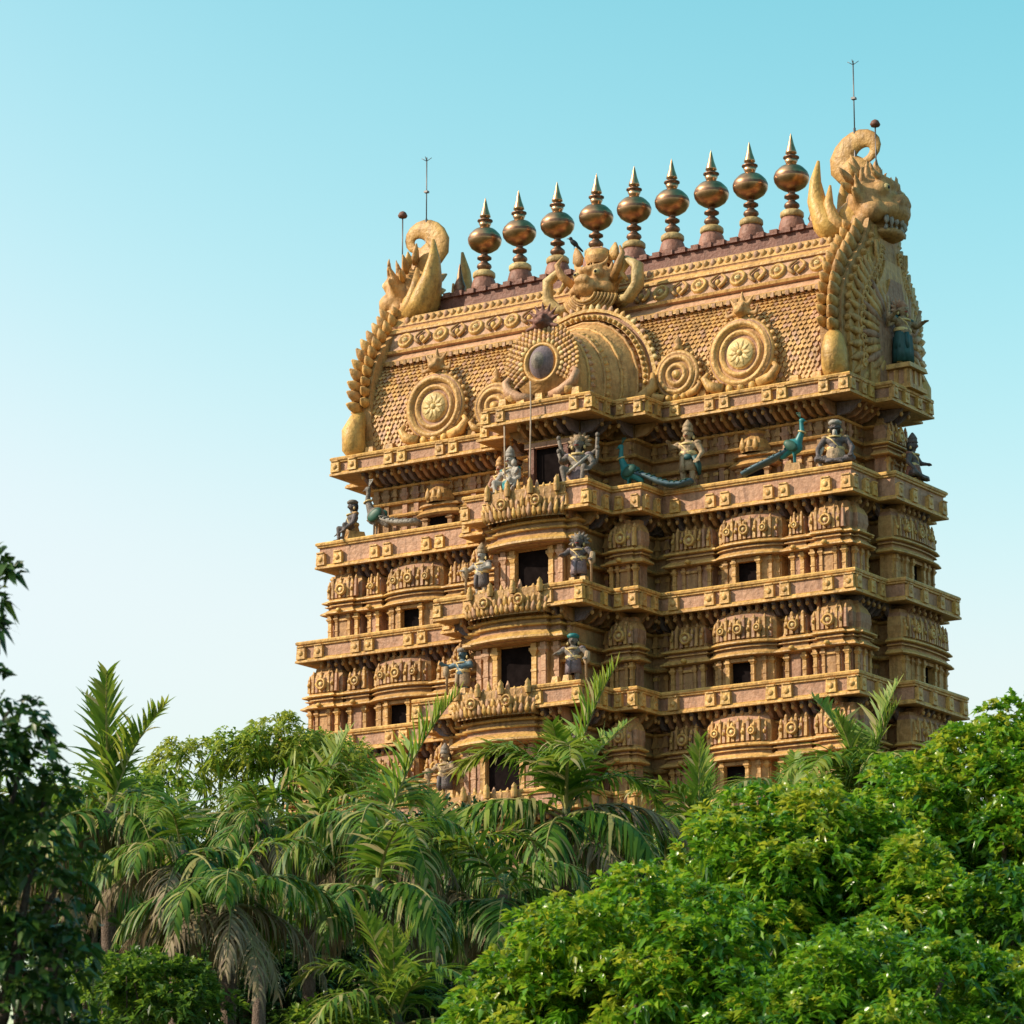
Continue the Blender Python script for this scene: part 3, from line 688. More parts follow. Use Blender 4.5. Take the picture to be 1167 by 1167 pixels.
def lion_face(name, fr, s, mat, parent, teeth=True):
    """snarling lion mask: built facing -Y, mapped into place by fr(x, y, z)"""
    P = lambda x, y, z: fr(x*s, y*s, z*s)
    E = []
    def e(c, r): E.append((P(*c), (r[0]*s, r[1]*s, r[2]*s)) if not swap else (P(*c), (r[1]*s, r[0]*s, r[2]*s)))
    q = P(0, 1, 0); o = P(0, 0, 0); swap = abs(q[0]-o[0]) > abs(q[1]-o[1])
    e((0, .1, .1), (.72, .6, .66)); e((0, -.42, -.08), (.52, .42, .30)); e((0, -.72, .12), (.24, .2, .18)); e((0, -.28, -.52), (.48, .40, .14))
    for k in (-1, 1):
        e((k*.34, -.36, .34), (.2, .2, .2)); e((k*.52, -.2, -.12), (.26, .3, .26)); e((k*.16, -.82, .08), (.1, .1, .1))
        E.append((P(k*.12, -.5, .5), .12*s, P(k*.52, -.28, .66), .07*s)); E.append((P(k*.52, -.28, .66), .07*s, P(k*.62, -.2, .9), .03*s))
        E.append((P(k*.62, .1, .1), .16*s, P(k*.95, .1, .3), .05*s))
        E.append((P(k*.15, -.68, -.08), .1*s, P(k*.52, -.52, -.18), .08*s))
        for j in range(3): E.append((P(k*(.28+.2*j), .1, .6-.14*j), .12*s, P(k*(.34+.28*j), .05, 1.02-.2*j), .03*s))
        E.append((P(k*.6, .1, -.3), .16*s, P(k*.78, .1, -.6), .08*s))
    E.append((P(0, .1, .66), .16*s, P(0, -.02, 1.12), .04*s))
    for j in range(4): E.append((P(0, -.46+.14*j, .36+.1*j), .08*s, P(0, -.62+.16*j, .56+.12*j), .03*s))
    h = blob(name, E, mat, .05*s, 2, parent)
    b = MB()
    for k in (range(-3, 4) if teeth else ()):
        x = k*.14; y = -.72+abs(k)*.06
        pts = [P(x, y, -.24), P(x, y-.02, -.34), P(x, y, -.46 if abs(k) == 2 else -.40)]
        b.tube(pts, [.062*s, .055*s, .012*s], WHITE, 6)
        b.tube([P(x+.05, y+.06, -.50), P(x+.05, y+.03, -.42), P(x+.05, y+.03, -.37)], [.05*s, .04*s, .01*s], WHITE, 6)
    if teeth: b.obj('teeth', h)
    for k in (-1, 1):
        b = MB(); b.ell(P(k*.36, -.5, .36), (.11*s,)*3, PALE, None, 8, 6); b.ell(P(k*.37, -.585, .36), (.05*s,)*3, BLACK, None, 8, 6); b.obj('eye', h)
    return h
cl = lion_face('lion_face', lambda x, y, z: (x, -2.10+y, 31.74+z), .92, OCH2, tower, False)
b = MB()
for k in range(7):
    r = .36+.085*k; b.tube([(r*math.cos(a), -2.66+.05*k, 31.5+r*math.sin(a)*.75) for a in np.linspace(PI+.15, 2*PI-.15, 12)], .05, (OCH, OCH2)[k % 2], 6)
b.obj('chin_folds', cl)
for k in (-1, 1):
    b = MB()
    b.tube([(k*.7, -2.1, 31.3), (k*1.15, -2.2, 31.25), (k*1.50, -2.25, 31.6), (k*1.50, -2.25, 32.15), (k*1.16, -2.22, 32.38), (k*.92, -2.2, 32.05), (k*1.12, -2.2, 31.8)], [.14, .2, .21, .2, .17, .12, .06], CREAM, 8, (1, .8))
    b.tube([(k*.66, -2.2, 31.9), (k*.95, -2.4, 32.2), (k*1.1, -2.4, 32.55), (k*.95, -2.3, 32.8)], [.13, .12, .08, .03], OCH2, 8)
    b.obj('side_scroll', cl)
b = MB()
for x, h in ((-.62, .62), (.1, .5), (.5, .55)):
    b.leaf((x, -1.95, 32.55), (x*.35, 0, 1), h, .20, OCH2 if x < 0 else OCH, (0, 1, 0), .35)
b.lathe([(.34, 32.5), (.42, 32.7), (.34, 32.9), (.22, 32.98), (0, 33.0)], [OCH2, OCH, MAU, OCH2], 0, -1.9, 10)
b.obj('crown', cl)

# the two end gables with their horseshoe outline, flame border, whorls, lion mask, horns and curled plume
def gable(s):
    out = []
    for z, w in ((ZR-.01, 2.50), (28.3, 2.42), (28.8, 2.54), (29.4, 2.60), (30.0, 2.56), (30.6, 2.36), (31.1, 2.05), (31.6, 1.60), (32.0, 1.22), (32.5, .95), (32.9, .82)): out.append((w, z))
    ol = [(-w, z) for w, z in out]+[(w*.82, z) for w, z in reversed(out)]
    b = MB(); n = len(ol)
    def slab(k, x0, x1, mt, mt2):
        zc = 29.6; pts = [(y*k, zc+(z-zc)*k if z > ZR else z) for y, z in ol]
        vs = [(s*x0, y, z) for y, z in pts]+[(s*x1, y, z) for y, z in pts]
        b.add(vs, [tuple(range(n, 2*n))], mt)
        b.add(vs, [(i, (i+1) % n, n+(i+1) % n, n+i) for i in range(n)], mt2)
        if x0 < 7.8: b.add(vs, [tuple(range(n))], mt)
    slab(1.0, 7.45, 8.12, OCH2, OCH2); slab(.9, 8.0, 8.22, OCH, OCH); slab(.82, 8.0, 8.17, OCH2, OCH2) if False else None
    slab(.78, 8.0, 8.32, OCH2, OCH); slab(.6, 8.0, 8.40, OCH, OCH); slab(.44, 8.0, 8.47, MAU, OCH)
    g = b.obj('gable', tower)
    b = MB()
    for i in range(n):           # whorls over the face
        for k, mt in ((.69, OCH), (.52, OCH2)):
            for sub in (0, .5):
                q = Vector(ol[i]).lerp(Vector(ol[(i+1) % n]), sub)
                if i == n//2-1 and sub: continue
                if i == n-1: continue
                y = q.x*k; z = 29.6+(q.y-29.6)*k
                if z < ZR+.15: continue
                b.tube([(s*8.34+s*.06*(.7-k), y+.13*math.cos(a)*(1-a/16), z+.13*math.sin(a)*(1-a/16)) for a in np.linspace(0, 9, 16)], [.05-.002*j for j in range(16)], mt, 5)
    for side in (-1, 1):         # long feathers fanning out over the face
        for j in range(15):
            a = PI*(-.30+.80*j/14); z0 = 29.3+.85*math.sin(a); w0 = .75*math.cos(a)
            w1 = float(np.interp(29.5+2.3*math.sin(a), [p[1] for p in out], [p[0] for p in out])) if a < 1.25 else .8
            dy = math.cos(a); dz = math.sin(a)
            b.leaf((s*8.44, side*(.35+w0)*(.82 if side > 0 else 1), z0), (-s*.12, side*dy*(.82 if side > 0 else 1), dz), .85+.35*max(0, dz), .15, (OCH, OCH2, MAU)[j % 3], (1, 0, 0), .6)
            b.leaf((s*8.30, side*(.9+w0)*(.82 if side > 0 else 1), z0+.75*dz), (-s*.10, side*dy*(.82 if side > 0 else 1), dz), .8, .15, (OCH2, OCH, OCH)[j % 3], (1, 0, 0), .6)
    b.ell((s*8.33, 0, 29.5), (.06, .5, .6), OCH2); b.obj('whorls', g)
    for side in (-1, 1):         # flame leaves along the rim
        b = MB()
        for j in range(11):
            z = 29.25+3.0*j/10; w = float(np.interp(z, [p[1] for p in out], [p[0] for p in out])); w2 = float(np.interp(z+.1, [p[1] for p in out], [p[0] for p in out]))
            d = Vector((0, .1, w-w2)).normalized()
            w = w*.82 if side > 0 else w
            b.leaf((s*7.85, side*(w-.10), z), (s*.25, side*max(.55, d.y), .25+d.z*.9), .62, .21, OCH2 if j % 2 else OCH, (1, 0, 0), .9)
            b.leaf((s*7.62, side*(w-.06), z+.14), (-s*.15, side*max(.55, d.y), .25+d.z*.9), .45, .17, OCH, (1, 0, 0), .9)
            b.leaf((s*8.05, side*(w-.32), z-.05), (s*.8, side*.6, .2), .3, .14, OCH, (0, 0, 1), .9)
        b.obj('flame_border', g)
    for side in (-1, 1):         # smooth scroll at each foot
        b = MB()
        b.tube([(s*7.86, side*2.45*(.8 if side > 0 else 1), ZR-.0), (s*7.95, side*2.72*(.8 if side > 0 else 1), ZR+.3), (s*7.95, side*2.74*(.8 if side > 0 else 1), ZR+.75), (s*7.88, side*2.60*(.8 if side > 0 else 1), ZR+1.15), (s*7.8, side*2.42*(.8 if side > 0 else 1), ZR+1.42)], [.30, .36, .35, .26, .10], GOLD, 12, (1, 1))
        b.obj('foot_scroll', g)
    # lion mask facing outwards
    f = lambda x, y, z: (s*(7.92-y*.8), x, 33.15+z*1.08)
    h = lion_face('lion_face', f, 1.28, OCH2, tower)
    b = MB()
    for k in range(9):
        a = PI*(.05+.9*k/8); b.leaf((s*(7.6-.05*(k % 2)), .75*math.cos(a), 33.5+.75*math.sin(a)), (-s*.35, math.cos(a), math.sin(a)+.2), .55+.15*(k % 2), .17, OCH2 if k % 2 else OCH, (1, 0, 0), .6)
    b.obj('mane', h)
    b = MB()   # swirling neck and chest below the mask
    for k in range(7):
        r = .28+.14*k; b.tube([(s*(8.2+.02*k), r*math.cos(a)*.8, 31.9+r*math.sin(a)*.9) for a in np.linspace(PI*.95, PI*2.05, 12)], .055, (OCH, OCH2)[k % 2], 6)
    b.obj('neck_folds', h)
    for side in (-1, 1):
        b = MB()
        b.tube([(s*7.15, side*.72, 32.35), (s*6.75, side*.82, 32.85), (s*6.5, side*.86, 33.5), (s*6.45, side*.82, 34.1), (s*6.52, side*.76, 34.7)], [.56, .50, .34, .20, .05], GOLD, 12, (1, .8))
        b.obj('horn', h)
        b = MB()
        b.tube([(s*7.5, side*.86, 32.3), (s*7.1, side*1.0, 32.8), (s*6.95, side*1.02, 33.3), (s*6.98, side*.95, 33.85)], [.34, .27, .18, .04], OCH if side < 0 else OCH2, 10, (1, .8))
        b.obj('tusk', h)
    b = MB(); b.ell((s*7.35, 0, 32.75), (.62, .95, .85), GOLD, None, 14, 10); b.obj('shoulder', h)
    b = MB()   # curled plume rising behind the mask
    pts = []; rr = []
    for t in np.linspace(0, 1, 30):
        if t < .45:
            q = t/.45; x = 7.95-1.05*q**1.0; z = 33.6+1.05*q+.35*math.sin(q*PI)*.4; r = .36+.12*math.sin(q*PI*.8)
        else:
            q = (t-.45)/.55; a = PI*1.02-q*PI*1.75; R = .56*(1-.22*q); x = 7.42+R*math.cos(a)-.0; z = 34.72+.42*math.sin(min(q*1.0, 1)*PI*.5)+R*math.sin(a)*.9; r = .40*(1-q)**1.3+.05
        pts.append((s*x, 0, z)); rr.append(r)
    b.tube(pts, rr, CREAM if False else OCH, 12, (1.0, .36), True, (0, 1, 0))
    b.obj('plume', h)
    return g
gable(1); gable(-1)
# ------------------------------------------------------------------ finials, rods and statues
def make_finial():
    r = empty('finial')
    b = MB(); b.lathe([(.36, 0), (.385, .12), (.385, .22), (.33, .42), (.28, .50), (.0, .51)], MAUD, n=18); b.obj('drum', r)
    b = MB(); b.lathe([(.0, .49), (.31, .49), (.34, .53), (.335, .64), (.27, .70), (.18, .72), (.0, .72)], CREAM, n=18); b.obj('collar', r)
    b = MB(); b.lathe([(.15, .70), (.17, .76), (.225, .84), (.21, .90), (.10, 1.0), (.10, 1.03), (.215, 1.09), (.215, 1.14), (.09, 1.22), (.12, 1.28)], COPPERD, n=18); b.obj('neck', r)
    b = MB(); b.lathe([(.11, 1.27), (.25, 1.33), (.40, 1.43), (.485, 1.56), (.505, 1.66), (.505, 1.70), (.50, 1.74), (.46, 1.84), (.36, 1.95), (.30, 2.0), (.20, 2.03), (.13, 2.05)], [COPPER]*4+[COPPERD, COPPERD]+[COPPER]*5, n=26); b.obj('pot', r)
    b = MB(); b.lathe([(.13, 2.04), (.155, 2.12), (.19, 2.20), (.12, 2.23), (.23, 2.265), (.23, 2.30), (.10, 2.33), (.11, 2.37), (.165, 2.41), (.155, 2.46), (.09, 2.66), (.03, 2.92), (.0, 3.02)], [COPPER, COPPER, COPPERD, COPPERD, COPPERD, COPPERD, COPPERD]+[COPPER]*5, n=18); b.obj('spire', r)
    return r
f0 = make_finial()
ordn = ['leftmost', 'second from the left', 'third from the left', 'fourth from the left', 'middle', 'fourth from the right', 'third from the right', 'second from the right', 'rightmost']
for i in range(9):
    o = f0 if i == 0 else copy_tree(f0)
    o.location = ((i-4)*1.3067, 0, 32.98); o.rotation_euler.z = rng.random()*6
    o.rotation_euler.x = rng.normal()*.010; o.rotation_euler.y = rng.normal()*.010
    o['label'] = 'gilded copper pot finial on the roof ridge, %s of nine' % ordn[i]; o['category'] = 'finial'; o['group'] = 'pot finials along the roof ridge'
b = MB(); b.lathe([(.2, 0), (.22, .12), (.16, .2), (.2, .3), (.17, .36), (.10, .55), (.03, .95), (0, 1.05)], [MAUD, RED, COPPERD, COPPERD, COPPERD, COPPERD, COPPERD], n=12)
s0 = b.obj('small_finial', None, (-6.02, -.1, 33.0)); tag(s0, 'small plain spike finial at the left end of the roof ridge', 'finial', 'small spike finials')
s1 = copy_tree(s0); s1.location = (6.02, -.1, 33.0); s1['label'] = 'small plain spike finial at the right end of the ridge beside the big horn'

def rod(x, y, z0, z1, label):
    b = MB(); b.tube([(0, 0, 0), (0, 0, (z1-z0)*.55)], .035, STEEL, 6); b.tube([(0, 0, (z1-z0)*.5), (0, 0, z1-z0)], .018, STEEL, 6)
    h = z1-z0
    for q in (.12, .3, .46, .74): b.box(-.06, .06, -.06, .06, h*q, h*q+.06, STEEL)
    for a in range(4): b.tube([(0, 0, h-.12), (.16*math.cos(a*PI/2+.3), .16*math.sin(a*PI/2+.3), h-.02)], .01, STEEL, 4)
    tag(b.obj('lightning_rod', None, (x, y, z0)), label, 'lightning rod', 'lightning rods')
rod(-7.28, -.05, 33.3, 37.62, 'thin dark lightning rod rising past the curled plume at the left roof end')
rod(7.30, -.05, 33.3, 37.72, 'thin dark lightning rod rising past the curled plume at the right roof end')
def lamp(x, y, z0, z1, label):
    r = empty('lamp_pole', (x, y, z0)); h = z1-z0
    b = MB(); b.tube([(0, 0, 0), (0, 0, h)], .02, STEEL, 6); b.obj('pole', r)
    b = MB(); b.lathe([(.02, h-.02), (.12, h+.0), (.15, h+.06), (.10, h+.16), (.03, h+.2), (0, h+.2)], RED, n=10); b.obj('lamp', r)
    tag(r, label, 'lamp pole', 'round topped lamp poles')
lamp(-8.12, -.1, 34.0, 35.85, 'short thin pole with a small dark red round lamp on the left lion head')
lamp(7.95, -.05, 34.0, 35.65, 'short thin pole with a small dark red round lamp on the right lion head')

b = MB(); pts = [(.02*math.sin(t*4), .01*math.cos(t*5), -2.75*t) for t in np.linspace(0, 1, 10)]
b.tube(pts, .022, ROPE, 6); tag(b.obj('hanging_cable', None, (-.08, -5.35, 28.3)), 'pale cable hanging from the shield of the central dormer to the ledge below', 'cable')
b = MB(); b.tube([(0, 0, 0), (.02, 0, -1.55)], .022, ROPE, 6); tag(b.obj('hanging_cable', None, (-1.08, -5.12, 27.27)), 'short pale cable hanging beside the grey seated pair left of the top doorway', 'cable')

# a crow on the central lion mask
cr = blob('crow', [((0, 0, .16), (.07, .15, .08), Matrix.Rotation(-.7, 3, 'X')), ((0, -.10, .29), (.055, .06, .055)), ((0, -.14, .29), .02, (0, -.22, .275), .008), ((0, .10, .06), .045, (0, .24, -.08), .03), ((.03, 0, .1), .012, (.03, 0, -.03), .01), ((-.03, 0, .1), .012, (-.03, 0, -.03), .01)], BLACK, .015, 2)
cr.location = (-.80, -1.95, 33.12); cr.rotation_euler = (0, 0, -.9); tag(cr, 'black crow perched on the crown of the central lion mask', 'bird')

def bangles(b, pts, mt=PALE):
    for p, r in pts: b.tube([(p[0]+r*math.cos(a), p[1]+r*math.sin(a), p[2]) for a in np.linspace(0, 2*PI, 9)], .014, mt, 5)
def statue(name, label, loc, rz, pose, mats, H=1.5, arms=((-.34, -.05, .78), (.34, -.1, .74)), extra=None, crown='cone', cat='statue', group=None):
    """painted stucco figure facing -Y in its own frame; arms are the two hand positions"""
    skin, cloth, hat = mats
    r = empty(name, loc, rz, H/1.5); E = []
    if pose == 'stand':
        hip, ch, nk, hd = .70, 1.0, 1.17, 1.30
        for k in (-1, 1):
            E += [((k*.09, 0, hip), .115, (k*.12, -.04, .38), .085), ((k*.12, -.04, .38), .082, (k*.11, .0, .07), .055), ((k*.11, .01, .04), .045, (k*.13, -.13, .03), .035)]
    else:
        hip, ch, nk, hd = .36, .70, .90, 1.05
        for k in (-1, 1):
            if pose == 'seat':
                E += [((k*.12, 0, hip), .11, (k*.26, -.34, .42), .08), ((k*.26, -.34, .42), .075, (k*.2, -.36, .08), .05), ((k*.2, -.36, .05), .045, (k*.22, -.5, .03), .035)]
            else:
                E += [((k*.12, 0, hip-.12), .12, (k*.44, -.22, .2), .085), ((k*.44, -.22, .2), .08, (-k*.08, -.36, .12), .05), ((-k*.08, -.36, .12), .045, (-k*.2, -.38, .09), .035)]
    E += [((0, 0, hip+.02), (.19, .14, .13)), ((0, -.03, (hip+ch)/2-.03), (.185, .16, .2)), ((0, -.01, ch), (.235, .16, .16)), ((0, 0, ch+.06), .10, (0, -.01, nk), .065), ((0, -.02, hd), (.115, .125, .14)),
          ((0, -.135, hd-.01), .028, (0, -.155, hd-.03), .03), ((-.12, 0, hd), (.025, .03, .05)), ((.12, 0, hd), (.025, .03, .05))]
    for k, hp in zip((-1, 1), arms):
        sh = Vector((k*.24, 0, ch+.07)); hp = Vector((hp[0], hp[1], hp[2]+ch-1.0)); mid = (sh+hp)/2+Vector((k*.10, .05, -.05)); d = (hp-mid).normalized()
        E += [(tuple(sh), .09, tuple(mid), .07), (tuple(mid), .068, tuple(hp), .05), (tuple(hp), .045, tuple(hp+d*.06), .042)]
        sd = d.cross(Vector((0, 1, 0))); sd = sd.normalized() if sd.length > .1 else Vector((1, 0, 0))
        for j in range(4):
            a = hp+d*.08+sd*(.03*(j-1.5)); L = (.075, .09, .085, .065)[j]
            E.append((tuple(a), .017, tuple(a+d*L*.6+sd*.006*(j-1.5)), .016)); E.append((tuple(a+d*L*.6), .016, tuple(a+d*L+Vector((0, -.02, -.01))), .012))
        E.append((tuple(hp+d*.02+sd*.04), .02, tuple(hp+d*.07+sd*.085), .014))
    blob('body', E, skin, .021, 2, r)
    b = MB()     # long hair, ear ornaments, armlets and anklets
    b.ell((0, .06, hd-.02), (.15, .10, .19), BLACK, None, 10, 7)
    for k in (-1, 1): b.ell((k*.15, -.01, hd-.08), (.035, .035, .05), PALE, None, 6, 5); b.ell((k*.25, 0, ch+.09), (.10, .10, .06), cloth, None, 8, 5)
    b.obj('hair', r)
    for k in ((-1, 1) if pose == 'stand' else ()): b = MB(); bangles(b, [((k*.115, 0, .1), .065)]); b.obj('anklet', r)
    b = MB(); b.lathe([(.215, hip+.10), (.235, hip+.14), (.215, hip+.18)], PALE, n=14, fn=lambda x, y, z: (x, y*.8, z)); b.obj('belt', r)
    b = MB()     # crown or turban
    if crown == 'cone': b.lathe([(.125, hd+.06), (.15, hd+.09), (.13, hd+.13), (.125, hd+.18), (.135, hd+.2), (.09, hd+.28), (.03, hd+.36), (0, hd+.38)], hat, 0, -.01, 12)
    elif crown == 'flat': b.lathe([(.12, hd+.05), (.16, hd+.08), (.17, hd+.13), (.11, hd+.18), (0, hd+.19)], hat, 0, -.01, 12)
    else:
        b.lathe([(.12, hd+.05), (.14, hd+.1), (.08, hd+.2), (0, hd+.22)], hat, 0, 0, 10)
        for a in np.linspace(-.2, PI+.2, 9): b.leaf((.12*math.cos(a), .05, hd+.02+.1*math.sin(a)), (math.cos(a), .1, math.sin(a)), .2, .06, hat, (0, 1, 0), .5)
    b.obj('crown', r)
    b = MB()     # cloth round the hips, sash and necklace
    if pose == 'stand': b.lathe([(.17, hip+.16), (.205, hip+.1), (.215, hip), (.225, hip-.16), (.235, hip-.30), (.20, hip-.30)], cloth, n=14, fn=lambda x, y, z: (x, y*.78, z))
    else:
        b.lathe([(.17, hip+.16), (.21, hip+.1), (.24, hip), (.28, hip-.12), (.24, hip-.2)], cloth, n=14, fn=lambda x, y, z: (x, y*.85-.02, z))
    b.tube([(-.06, -.17, hip+.05), (-.06, -.2, hip-.2), (-.04, -.19, hip-.34)], [.06, .055, .03], cloth, 6); b.obj('waistcloth', r)
    b = MB(); b.tube([(.14*math.cos(a), -.06+.115*math.sin(a)*1.0, nk-.06-.05*(math.sin(a) < 0)) for a in np.linspace(0, 2*PI, 14)], .026, PALE, 6)
    b.tube([(-.2, -.08, ch+.1), (-.05, -.16, ch-.02), (.1, -.15, ch-.2), (.17, -.05, ch-.3)], .02, PALE, 6); b.obj('necklace', r)
    for k in (-1, 1):
        b = MB(); b.ell((k*.045, -.128, hd+.025), (.022, .012, .011), STONE, None, 6, 4); b.ell((k*.045, -.139, hd+.025), (.011, .008, .011), BLACK, None, 6, 4); b.obj('eye', r)
    b = MB(); b.tube([(-.055, -.132, hd-.055), (0, -.148, hd-.05), (.055, -.132, hd-.055)], [.006, .013, .006], BLACK if crown == 'flat' else REDP, 5); b.obj('mouth', r)
    if pose != 'stand':
        b = MB(); b.taper(0, .04, -.02, .26 if pose == 'seat' else .10, .34, .28, .28, .22, OCH); b.obj('seat', r)
    if extra: extra(r, hd, ch, hip)
    tag(r, label, cat, group); return r

def club(x, y, z0, z1, mt=STONE):
    def f(r, *a):
        b = MB(); b.tube([(x, y, z0), (x, y, z0+(z1-z0)*.6), (x*1.05, y, z0+(z1-z0)*.7), (x*1.1, y, z1)], [.03, .035, .10, .07], mt, 8); b.obj('club', r)
    return f
def moustache(r, hd, ch, hip):
    b = MB()
    for k in (-1, 1): b.tube([(0, -.15, hd-.04), (k*.07, -.145, hd-.05), (k*.14, -.09, hd-.02), (k*.17, -.06, hd+.03)], [.018, .02, .014, .005], BLACK, 6)
    b.tube([(0, -.13, hd-.1), (0, -.15, hd-.2), (0, -.12, hd-.3)], [.05, .06, .02], WHITE, 8); b.obj('beard', r)
    b = MB(); b.tube([(-.3, -.02, .55), (-.42, -.08, .3), (-.36, -.14, .05), (-.2, -.2, -.1)], [.05, .06, .05, .03], WHITE, 8); b.obj('sash', r)
def manyarms(r, hd, ch, hip):
    for k in (-1, 1):
        b = MB()
        for q in (.35, .05):
            b.tube([(k*.2, .05, ch+.02), (k*.42, .06, ch+q-.15), (k*.47, -.02, ch+q+.12)], [.07, .05, .045], GREY, 8); b.ell((k*.47, -.03, ch+q+.17), (.055, .05, .06), GREY, None, 8, 5)
        b.obj('extra_arms', r)
    b = MB(); b.tube([(.32, -.2, ch+.02), (-.2, -.32, ch-.42)], [.03, .04], WHITE, 8); b.obj('staff', r)

zg = LV[1]['z']+LV[1]['h']-.01
R0 = math.radians
statue('seated_guardian', 'seated dark guardian with white shawl at the left end of the top ledge', (-7.75, -3.0, zg), R0(-35), 'seat', (DKGREY, OCH2, GREY), 1.5, ((-.38, -.3, .62), (.3, -.34, .6)), None, 'flat', 'statue')
def pair(r, hd, ch, hip):
    blob('rider', [((.26, -.12, .42), (.13, .12, .15)), ((.26, -.14, .66), (.13, .1, .16)), ((.26, -.16, .9), (.085, .09, .1)), ((.12, -.16, .74), .045, (.05, -.34, .6), .035), ((.38, -.16, .74), .045, (.44, -.32, .58), .035), ((.2, -.18, .4), .06, (.2, -.42, .1), .04), ((.34, -.18, .4), .06, (.38, -.42, .1), .04)], WHITE, .021, 2, r)
statue('seated_figure', 'seated white and grey stucco figures side by side left of the top doorway', (-1.12, -4.75, zg+.02), R0(-8), 'seat', (WHITE, TEAL, WHITE), 1.6, ((-.36, -.25, .7), (.30, -.3, .66)), pair, 'cone', 'statue')
statue('many_armed_guardian', 'grey many-armed guardian with spiked crown seated right of the top doorway', (1.10, -4.75, zg+.02), R0(12), 'seat', (GREY, LILAC, STONE), 1.8, ((-.36, -.2, .95), (.36, -.25, .72)), manyarms, 'spike', 'statue')
statue('standing_figure', 'standing buff figure with teal sash on the top ledge between two peacocks', (3.68, -3.25, zg), R0(5), 'stand', (STONE, STONE, STONE), 1.72, ((-.42, -.14, 1.08), (.32, -.12, .68)), lambda r, *a: (lambda b: (b.tube([(.2, -.1, .74), (.3, -.05, .5), (.28, .02, .3)], [.09, .07, .04], DTEAL, 8), b.ell((.05, -.17, .72), (.12, .06, .08), DTEAL), b.obj('sash', r)))(MB()), 'cone', 'statue')
statue('bearded_guardian', 'squat moustached guardian with white cap at the right end of the top ledge', (8.05, -2.95, zg), R0(22), 'squat', (DKGREY, STONE, WHITE), 1.62, ((-.42, -.2, .62), (.40, -.22, .66)), moustache, 'flat', 'statue')
statue('niche_figure', 'brown standing figure half hidden left of the top doorway', (-2.25, -3.55, zg), R0(-5), 'stand', (MAU, RED, OCH2), 1.5, ((-.34, -.1, .8), (.34, -.12, .95)), None, 'cone', 'statue')
statue('dark_guardian', 'dark squatting guardian seen in silhouette on the right end of the top ledge', (9.0, -.35, zg), R0(95), 'squat', (DKGREY, MAUD, DKGREY), 1.5, ((-.4, -.2, .62), (.40, -.22, .9)), None, 'cone', 'statue')
# goddess on a pedestal before the right end gable
b = MB()
ped = empty('pedestal', (8.72, -.25, ZR-.005)); tag(ped, 'ochre and pink pedestal before the right end gable of the roof', 'pedestal')
b.taper(0, 0, 0, .12, .48, .5, .48, .5, OCH); b.taper(0, 0, .12, .58, .36, .38, .34, .36, PINK); b.taper(0, 0, .58, .72, .5, .52, .46, .48, OCH)
for u in (-.3, 0, .3): b.box(.34, .39, u-.06, u+.06, .14, .56, OCH); b.box(u-.06, u+.06, -.42, -.36, .14, .56, OCH)
b.obj('block', ped)
statue('goddess_figure', 'standing many-armed figure in a dark teal skirt on the right roof end pedestal', (8.74, -.25, ZR+.72), R0(75), 'stand', (STONE, DTEAL, MAU), 1.85, ((-.46, -.18, 1.1), (.44, -.2, 1.05)), lambda r, hd, ch, hip: (lambda b: ([b.tube([(k*.2, .04, ch+.03), (k*.42, .04, ch-.1), (k*.52, -.08, ch+q)], [.06, .05, .04], STONE, 8) for k in (-1, 1) for q in (.15, .38)], b.lathe([(.20, hip), (.225, hip-.35), (.235, hip-.60), (.1, hip-.60)], DTEAL, n=28, fn=lambda x, y, z: (x*(1+.10*math.cos(11*math.atan2(y, x))), y*(1+.10*math.cos(11*math.atan2(y, x))), z)), b.obj('skirt', r)))(MB()), 'spike', 'statue')
ll = [(LV[2], 1.52, 5.55, 'second'), (LV[3], 1.72, 6.15, 'third'), (LV[4], 1.88, 6.75, 'fourth')]
desc = [[('slim grey and white figure standing left of the second doorway from the top', (WHITE, DKGREY, STONE)), ('grey-blue moustached guardian standing right of the second doorway from the top', (DKGREY, LILAC, GREY))],
        [('blue-grey guardian raising his arms left of the third doorway from the top', (BLUE, STONE, GREY)), ('grey guardian with teal cap standing right of the third doorway from the top', (GREY, LILAC, TEAL))],
        [('buff guardian with pale limbs standing left of the lowest visible doorway', (STONE, DKGREY, GREY)), ('grey guardian right of the lowest visible doorway, mostly behind the palm', (GREY, LILAC, GREY))]]
for (l, x, y, nm), dd in zip(ll, desc):
    z = l['z']+l['h']-.01
    statue('door_guardian', dd[0][0], (-x, -y, z), R0(-10), 'stand', dd[0][1], 1.5, ((-.46, -.2, .92), (.3, -.28, .86)) if nm != 'third' else ((-.55, -.15, 1.06), (.3, -.28, .9)), club(-.42, -.2, .2, 1.0), 'cone' if nm != 'third' else 'flat', 'statue', 'guardians beside the centre doorways')
    statue('door_guardian', dd[1][0], (x+.08, -y, z), R0(14), 'stand', dd[1][1], 1.5, ((-.40, -.3, .9), (.42, -.2, .8)), club(.42, -.2, .1, .95), 'flat' if nm == 'third' else 'spike', 'statue', 'guardians beside the centre doorways')

